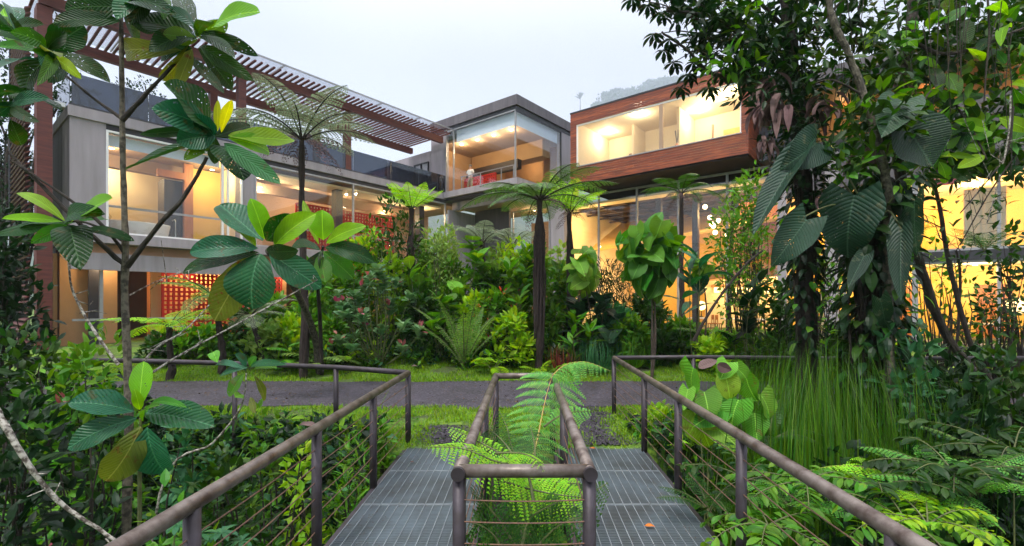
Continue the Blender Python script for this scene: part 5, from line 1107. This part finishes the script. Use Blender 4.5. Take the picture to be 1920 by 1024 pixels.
# ------------------------------------------------------------------ gully vegetation
def und(lst,mt,L_,Wd_,shape='ovate',name='gully_undergrowth',lab='dense dark leafy undergrowth in the gully'):
    m=MB()
    for (x0,x1,y0,y1,hh,n) in lst:
        X=rs.uniform(x0,x1,n); Y=rs.uniform(y0,y1,n); hm=.55+.45*np.sin(X*2.1+1.3)*np.sin(Y*2.7+.7); Z=gz(X,Y)+rs.uniform(0,1,n)**.7*hh*hm; PX=960+F*X/Y; cap=np.interp(PX,[0,180,270,300,740,780,1190,1260,1400,1480,1700,1920],[650,660,720,775,795,830,800,765,790,760,680,670])+22*np.sin(X*3.1+Y)*np.sin(X*7.3-Y*2)+rs.uniform(0,30,n)
        zc=H+(HOR-cap)/F*Y; Z=np.where(Z>zc,zc-rs.uniform(0,.5,n),Z); ok=((np.abs(X-.0256*Y)>1.86)|(Y>7.25))&(Z>gz(X,Y)-.3); c=np.stack([X,Y,Z],-1)[ok]
        D=rs.normal(size=(len(c),3))*.7+[0,-.45,.1]; m.leaves(c,D,np.array([0,-.4,1.])+rs.normal(size=(len(c),3))*.35,L_*rs.uniform(.6,1.3,len(c)),Wd_*rs.uniform(.7,1.2,len(c)),shape,.1,.2,3,2)
    tag(m.build(name,M[mt]),lab,'undergrowth',kind='stuff')
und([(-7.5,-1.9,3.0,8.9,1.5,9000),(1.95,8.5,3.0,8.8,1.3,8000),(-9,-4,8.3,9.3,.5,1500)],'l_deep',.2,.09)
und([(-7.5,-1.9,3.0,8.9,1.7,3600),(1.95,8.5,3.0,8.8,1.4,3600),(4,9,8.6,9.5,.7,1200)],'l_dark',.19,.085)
und([(-6.5,-1.9,3.4,8.9,1.8,1700),(1.95,6.5,3.6,8.8,1.6,1700),(1.9,4.5,7.2,9.2,.45,1500)],'l_mid',.18,.09)
und([(-6.5,-1.9,3.2,8.9,1.9,1100),(1.95,6.5,3.4,8.8,1.7,800)],'l_blue',.2,.1)
und([(-6.5,-1.9,3.2,8.9,1.9,500),(1.95,6.5,3.4,8.8,1.7,700)],'l_bright',.17,.08)
und([(-6,-1.9,3.4,8.9,1.9,900),(1.95,6.5,3.6,8.8,1.7,500)],'l_mid',.5,.02,'strap')
und([(1.95,3.2,6.9,9.2,.35,700),(-2.6,-1.9,6.5,7.3,.5,150)],'l_bright',.13,.07)
def gs(name,label,px,top,hw,Y,n,L_,Wd_,mt,**kw):
    b=G(px,Y); return shrub(name,label,'shrub',b,ztop(top,Y),u(hw,Y),n,L_,Wd_,mt,stem='bark_d',**kw)
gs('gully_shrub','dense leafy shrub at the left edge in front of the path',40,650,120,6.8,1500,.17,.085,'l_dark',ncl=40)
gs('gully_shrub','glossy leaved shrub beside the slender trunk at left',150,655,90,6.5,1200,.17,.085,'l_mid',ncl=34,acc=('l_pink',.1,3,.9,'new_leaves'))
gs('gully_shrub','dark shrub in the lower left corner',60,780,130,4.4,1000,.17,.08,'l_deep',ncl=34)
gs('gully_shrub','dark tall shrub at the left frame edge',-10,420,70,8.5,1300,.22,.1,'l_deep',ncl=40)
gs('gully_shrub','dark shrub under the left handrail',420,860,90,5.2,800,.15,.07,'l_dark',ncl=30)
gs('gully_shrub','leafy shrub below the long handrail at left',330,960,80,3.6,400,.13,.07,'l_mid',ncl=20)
gs('gully_shrub','grassy leaved shrub between the left posts',660,840,45,5.9,500,.18,.03,'l_mid',ncl=20,shape='lance')
gs('gully_shrub','dark broad shrub right of the tall grass',1760,685,90,7.4,1500,.2,.09,'l_deep',ncl=50)
gs('gully_shrub','blue green shrub over the thick vine trunk base',1690,625,60,6.9,420,.2,.11,'l_blue',ncl=22)
gs('gully_shrub','dark shrub at the right frame edge behind the handrail',1890,690,90,6.6,1300,.2,.09,'l_dark',ncl=44)
gs('gully_shrub','shadowed shrub below the tall grass clump',1590,870,90,5.4,900,.17,.08,'l_deep',ncl=34)
gs('gully_shrub','deep green shrub filling the right gully edge',1800,760,100,5.6,1000,.19,.09,'l_deep',ncl=36)
gs('gully_shrub','light green shrub rising beside the pale bent sapling',480,785,45,6.6,260,.16,.08,'l_mid',ncl=12)
gs('gully_shrub','shrub with yellow green leaves under the left handrail middle',560,830,40,5.6,240,.14,.07,'l_bright',ncl=12)
gs('gully_shrub','blue green shrub behind the low sapling whorl at left',350,800,50,6.2,320,.17,.09,'l_blue',ncl=14)
gs('gully_shrub','leafy shrub just left of the first left walkway post',715,800,26,6.6,150,.13,.07,'l_mid',ncl=8)
gs('gully_shrub','pale leaved low shrub right of the right walkway end',1245,770,34,7.6,260,.12,.06,'l_bright',ncl=12)
# umbrella plants low left
for (px,py,Y,lab) in ((415,1000,3.4,'small umbrella leaved plant low under the left handrail'),(335,985,3.3,'second umbrella leaved plant low beside the handrail post')):
    c=W(px,py,Y); b=np.array([c[0],c[1],float(gz(c[0],c[1]))]); o=thing('umbrella_leaf_plant',lab,'plant',b); m=MB(); umbrella(m,c,10,.13,.04,.1); umbrella(m,c+[.12,.05,-.08],9,.11,.035,.1); umbrella(m,c+[-.1,.1,-.05],9,.1,.035,.1); m.build('leaves',M['l_blue'],o,b)
    m=MB(); stems(m,b,[c,c+[.12,.05,-.08],c+[-.1,.1,-.05]],.008); m.build('stems',M['stem'],o,b)
# right foreground pinnate plants
def pinnate(lab,px,py,Y,L_,nf,mt,azs=None,el=(.1,.7),drop=(.7,1.2),lw=.13,nl=13,lfac=.2):
    c=W(px,py,Y); b=np.array([c[0],c[1],float(gz(c[0],c[1]))]); o=thing('pinnate_leaf_plant',lab,'plant',b); m=MB(); rm=MB(); stems(rm,b,[c],.015,6)
    for a in (azs if azs is not None else np.arange(nf)*2*math.pi/nf+rs.uniform(-.3,.3,nf)):
        p=arc(c,a,L_*rs.uniform(.8,1.1),rs.uniform(*el),rs.uniform(*drop),14); rm.tube(p,np.linspace(.007,.003,14),5,cap=False); t=nrmz(np.gradient(p,axis=0)); idx=np.linspace(2,13,nl)
        B=np.stack([np.interp(idx,np.arange(14),p[:,k]) for k in range(3)],-1); T=np.stack([np.interp(idx,np.arange(14),t[:,k]) for k in range(3)],-1); X=nrmz(np.cross(T,[0,0,1]))
        for sd in (-1,1): m.leaves(B,X*sd+T*.35-np.array([0,0,.4])+rs.normal(size=(nl,3))*.22,np.array([0,0,1.])+rs.normal(size=(nl,3))*.3,L_*lfac*rs.uniform(.7,1.2,nl),L_*lw*.6,'obov',.1,.2,5,2)
    m.build('leaves',M[mt],o,b); rm.build('stems',M['stem'],o,b)
for a in (('pinnate plant with blue green leaflets below the right handrail',1510,905,4.0,.6,8,'l_mid'),('pinnate plant with bright drooping tips left of the last post',1440,985,3.6,.6,6,'l_mid'),
 ('pinnate plant with dark leaflets near the lower right',1640,915,4.2,.65,9,'l_dark'),('broad pinnate plant at the lower right corner',1790,890,4.2,.7,11,'l_dark'),('pinnate plant with yellow green tips at the bottom right',1740,985,3.6,.45,7,'l_bright'),
 ('deep green pinnate plant under the far end of the handrail',1700,980,3.7,.65,8,'l_mid'),('dark pinnate plant at the right frame edge',1900,850,4.6,.8,8,'l_dark'),('shaded pinnate plant behind the right cables',1400,900,4.6,.6,7,'l_dark')): pinnate(*a)
o_=W(1545,885,4.4); ff=thing('fern','single bright arching fern frond over the right gully','fern',o_); m=MB(); rm=MB()
frond(m,spline([W(1760,925,4.6),W(1700,895,4.5),W(1640,880,4.4),W(1580,873,4.3),W(1535,878,4.2)]),.2,26,9,rmb=rm,rr=.006,droop=.5); frond(m,spline([W(1640,900,4.6),W(1680,885,4.5),W(1735,895,4.4)]),.12,18,8,rmb=rm,rr=.005)
m.build('fronds',M['f_bright'],ff,o_); rm.build('stalks',M['rachis'],ff,o_)
fern(W(1890,900,5),7,.9,'green fern at the right frame edge behind the pinnate plants','f_mid')
fern(W(1640,930,4.3),7,.75,'broad light green fern below the single arching frond','f_bright',el=(.2,.8),drop=(.6,1.1),wid=.26,npin=22,npul=9)
fern(W(1820,930,4.1),8,.8,'broad light green fern in the lower right corner','f_fresh',el=(.2,.8),drop=(.6,1.1),wid=.26,npin=22,npul=9)
fern(W(1480,950,4.0),7,.55,'light fern behind the cables of the right handrail','f_fresh',el=(.2,.8),drop=(.6,1.1),wid=.26,npin=20,npul=8); fern(W(1330,960,4.6),7,.6,'dark fern beside the right walkway','f_dark'); fern(W(1440,830,6.3),7,.7,'fern in shade under the light green heart leaves','f_dark')
# ------------------------------------------------------------------ ferns in the bridge well
b=np.array([.05,4.2,-1.6]); wf=thing('fern','large fern growing through the gap between the two walkways','fern',b)
m=MB(); rm=MB(); rt=MB()
fr_=lambda pts,wd,np_,nq,mm,N=(0,0,1),rmb=None,**kw: frond(mm,spline([W(*p) for p in pts]),wd,np_,nq,N=N,rmb=rmb,**kw)
mb_=MB(); mf=MB(); md=MB()
fr_([(985,905,3.9),(1005,835,4.6),(1016,780,5.3),(1026,735,5.8),(1036,704,6.1)],.43,12,20,mf,N=(0,-.75,.6),rmb=rt,rr=.012,s0=.16,angle=84,droop=.4,teeth=.62,taper=False)
fr_([(1036,704,6.1),(1060,684,6.25),(1100,679,6.2),(1145,696,6.1)],.3,15,14,mf,N=(0,-.2,1),rmb=rt,rr=.007,s0=0.02,angle=72,droop=.75,teeth=.7,lead=False)
fr_([(1020,800,5.0),(1060,775,5.2),(1112,772,5.3)],.16,16,9,mf,N=(0,-.6,.7),rmb=rm)
fr_([(1000,940,3.4),(985,880,3.5),(930,866,3.3),(870,842,3.2),(800,838,3.1)],.2,30,11,mb_,N=(0,-.5,.8),rmb=rm,droop=.5)
fr_([(985,905,3.6),(950,860,3.7),(900,830,3.8),(840,800,3.9)],.17,24,9,mb_,N=(0,-.5,.8),rmb=rm,droop=.5)
fr_([(930,850,3.6),(975,850,3.3),(1005,862,3.0),(1020,885,2.9)],.1,16,8,mb_,N=(0,-.4,.8),rmb=rm,droop=.6)
fr_([(905,885,3.4),(960,908,3.5),(1030,925,3.5),(1110,935,3.5)],.24,30,13,mb_,N=(0,-.7,.7),rmb=rm,droop=.3)
fr_([(960,890,3.7),(1010,900,3.7),(1090,908,3.7)],.16,22,9,mb_,N=(0,-.7,.7),rmb=rm,droop=.3)
for pts,wd in (([(985,905,3.9),(960,850,4.3),(930,815,4.7),(905,800,5)],.3),([(985,905,3.9),(1000,870,4.0),(1003,840,4.1),(995,800,4.3)],.2),([(990,900,4),(960,840,4.6),(950,800,5.2),(935,770,5.6)],.3),
    ([(975,1040,3.3),(945,990,3.3),(915,950,3.3),(885,925,3.2)],.32),([(975,1040,3.3),(990,980,3.4),(1010,960,3.3),(1050,940,3.2)],.3),([(980,1060,3.2),(1030,1000,3.2),(1070,975,3.1),(1100,970,3.1)],.28),([(950,1060,3.1),(930,1010,3.1),(900,985,3.0),(880,980,3)],.28),([(985,1060,3.3),(980,1010,3.5),(965,960,3.7),(955,930,3.9)],.3),([(985,1010,3.4),(1040,960,3.5),(1100,930,3.5),(1140,905,3.5)],.24)):
    fr_(pts,wd,22,10,md,N=(0,-.5,.8),rmb=rm,droop=.35)
for k in range(9): frond(md,arc(np.array([.05,3.9+.35*k*.5,-1.0]),k*2.4,rs.uniform(.6,.9),1.1,1.1),.22,18,7,rmb=rm,rr=.006)
mf.build('fronds',M['f_fresh'],wf,b); mb_.build('fronds',M['f_bright'],wf,b); md.build('fronds',M['f_dark'],wf,b); rm.build('stalks',M['stem'],wf,b); rt.build('stalks',M['rachis'],wf,b)
m=MB(); m.tube([[.05,4.2,-2.7],[.02,4.3,-1.5],[-.1,5.0,-.4],[-.2,5.9,.35]],[.14,.12,.1,.07],10,rough=.3); m.build('root_stock',M['fibre'],wf,b)
# ------------------------------------------------------------------ lawn and moss (uncountable)
def lawn(n,x0,x1,y0,y1,L_,mt,cond=None,nm='grass'):
    X=rs.uniform(x0,x1,n); Y=rs.uniform(y0,y1,n); pt=np.sin(X*1.7+Y)*np.sin(Y*2.3-X*.6)+.5*np.sin(X*4.3-Y*3.1); ok=(pt>-.75)
    if cond is not None: ok&=cond(X,Y)
    ok&=~((np.abs(X-1.35)<.45*rs.rand(n)**.5)&(Y<9.6)|(np.abs(X+1.0)<.4*rs.rand(n)**.5)&(Y<8.2)); X=X[ok];Y=Y[ok];k=len(X)
    m=MB(); a=rs.uniform(0,6.28,k); m.leaves(np.stack([X,Y,gz(X,Y)-.01],-1),np.stack([np.cos(a)*.7,np.sin(a)*.7,np.ones(k)],-1),np.stack([np.cos(a),np.sin(a),np.zeros(k)],-1),L_*rs.uniform(.5,1.3,k),rs.uniform(.015,.035,k),'strap',.15,.1,2,1)
    tag(m.build(nm,M[mt]),'short mossy grass beside the gravel path','grass',kind='stuff')
lawn(52000,-12,12,12.65,15.3,.1,'lawn'); lawn(42000,-7,7,6.9,9.75,.085,'lawn',lambda X,Y:(Y>edge(X)-.1)&((Y<9.6+.1*np.sin(X*3))))
m=MB(); n=500; X=rs.uniform(-9,9,n); Y=rs.uniform(9.7,12.6,n); m.leaves(np.stack([X,Y,gz(X,Y)+.025],-1),np.stack([rs.normal(size=n),rs.normal(size=n),np.zeros(n)],-1),np.array([0,0,1.])+rs.normal(size=(n,3))*.3,rs.uniform(.03,.09,n),.035,'ovate',.2,.2,3,2); tag(m.build('path_litter',M['mud']),'small dead leaves strewn over the gravel path','litter',kind='stuff')
# clover like ground leaves
m=MB(); n=9000; X=rs.uniform(-6,7,n); Y=rs.uniform(6.95,9.5,n); ok=(Y>edge(X)-.2)&(np.abs(X-1.4)>.6)&(np.abs(X+1.0)>.6); X=X[ok];Y=Y[ok];n=len(X)
m.leaves(np.stack([X,Y,gz(X,Y)+.02],-1),rs.normal(size=(n,3))*[1,1,.3],[0,0,1],.05,.03,'round',.1,.1,2,2); tag(m.build('ground_cover',M['l_mid']),'low leafy ground cover between path and bridge','ground cover',kind='stuff')
# fallen leaves
for (px,py,Y,s_,mt,lab) in ((1208,988,None,.1,'l_flower','pinkish brown fallen leaf on the right walkway'),(768,868,None,.07,'l_dead','dark curled leaf on the left walkway'),(770,688,13.6,.22,'l_dead','dry brown leaves fallen on the lawn'),(1105,842,6.8,.09,'l_flower','orange fallen leaf at the end of the right walkway'),(560,800,6.6,.3,'l_dead','large dry leaf caught on plants by the left handrail')):
    if Y is None: Y=F*H/(py-HOR)
    c=W(px,py,Y); o=thing('fallen_leaf',lab,'leaf',c); m=MB(); m.leaves(c+[0,0,.01],[[1,-.3,.05],[.4,-1,.1]][:1+(s_>.2)],[0,-.3,1],s_,s_*.4,'ovate',.1,.3,6,4,wave=.08); m.build('blade',M[mt],o,c)
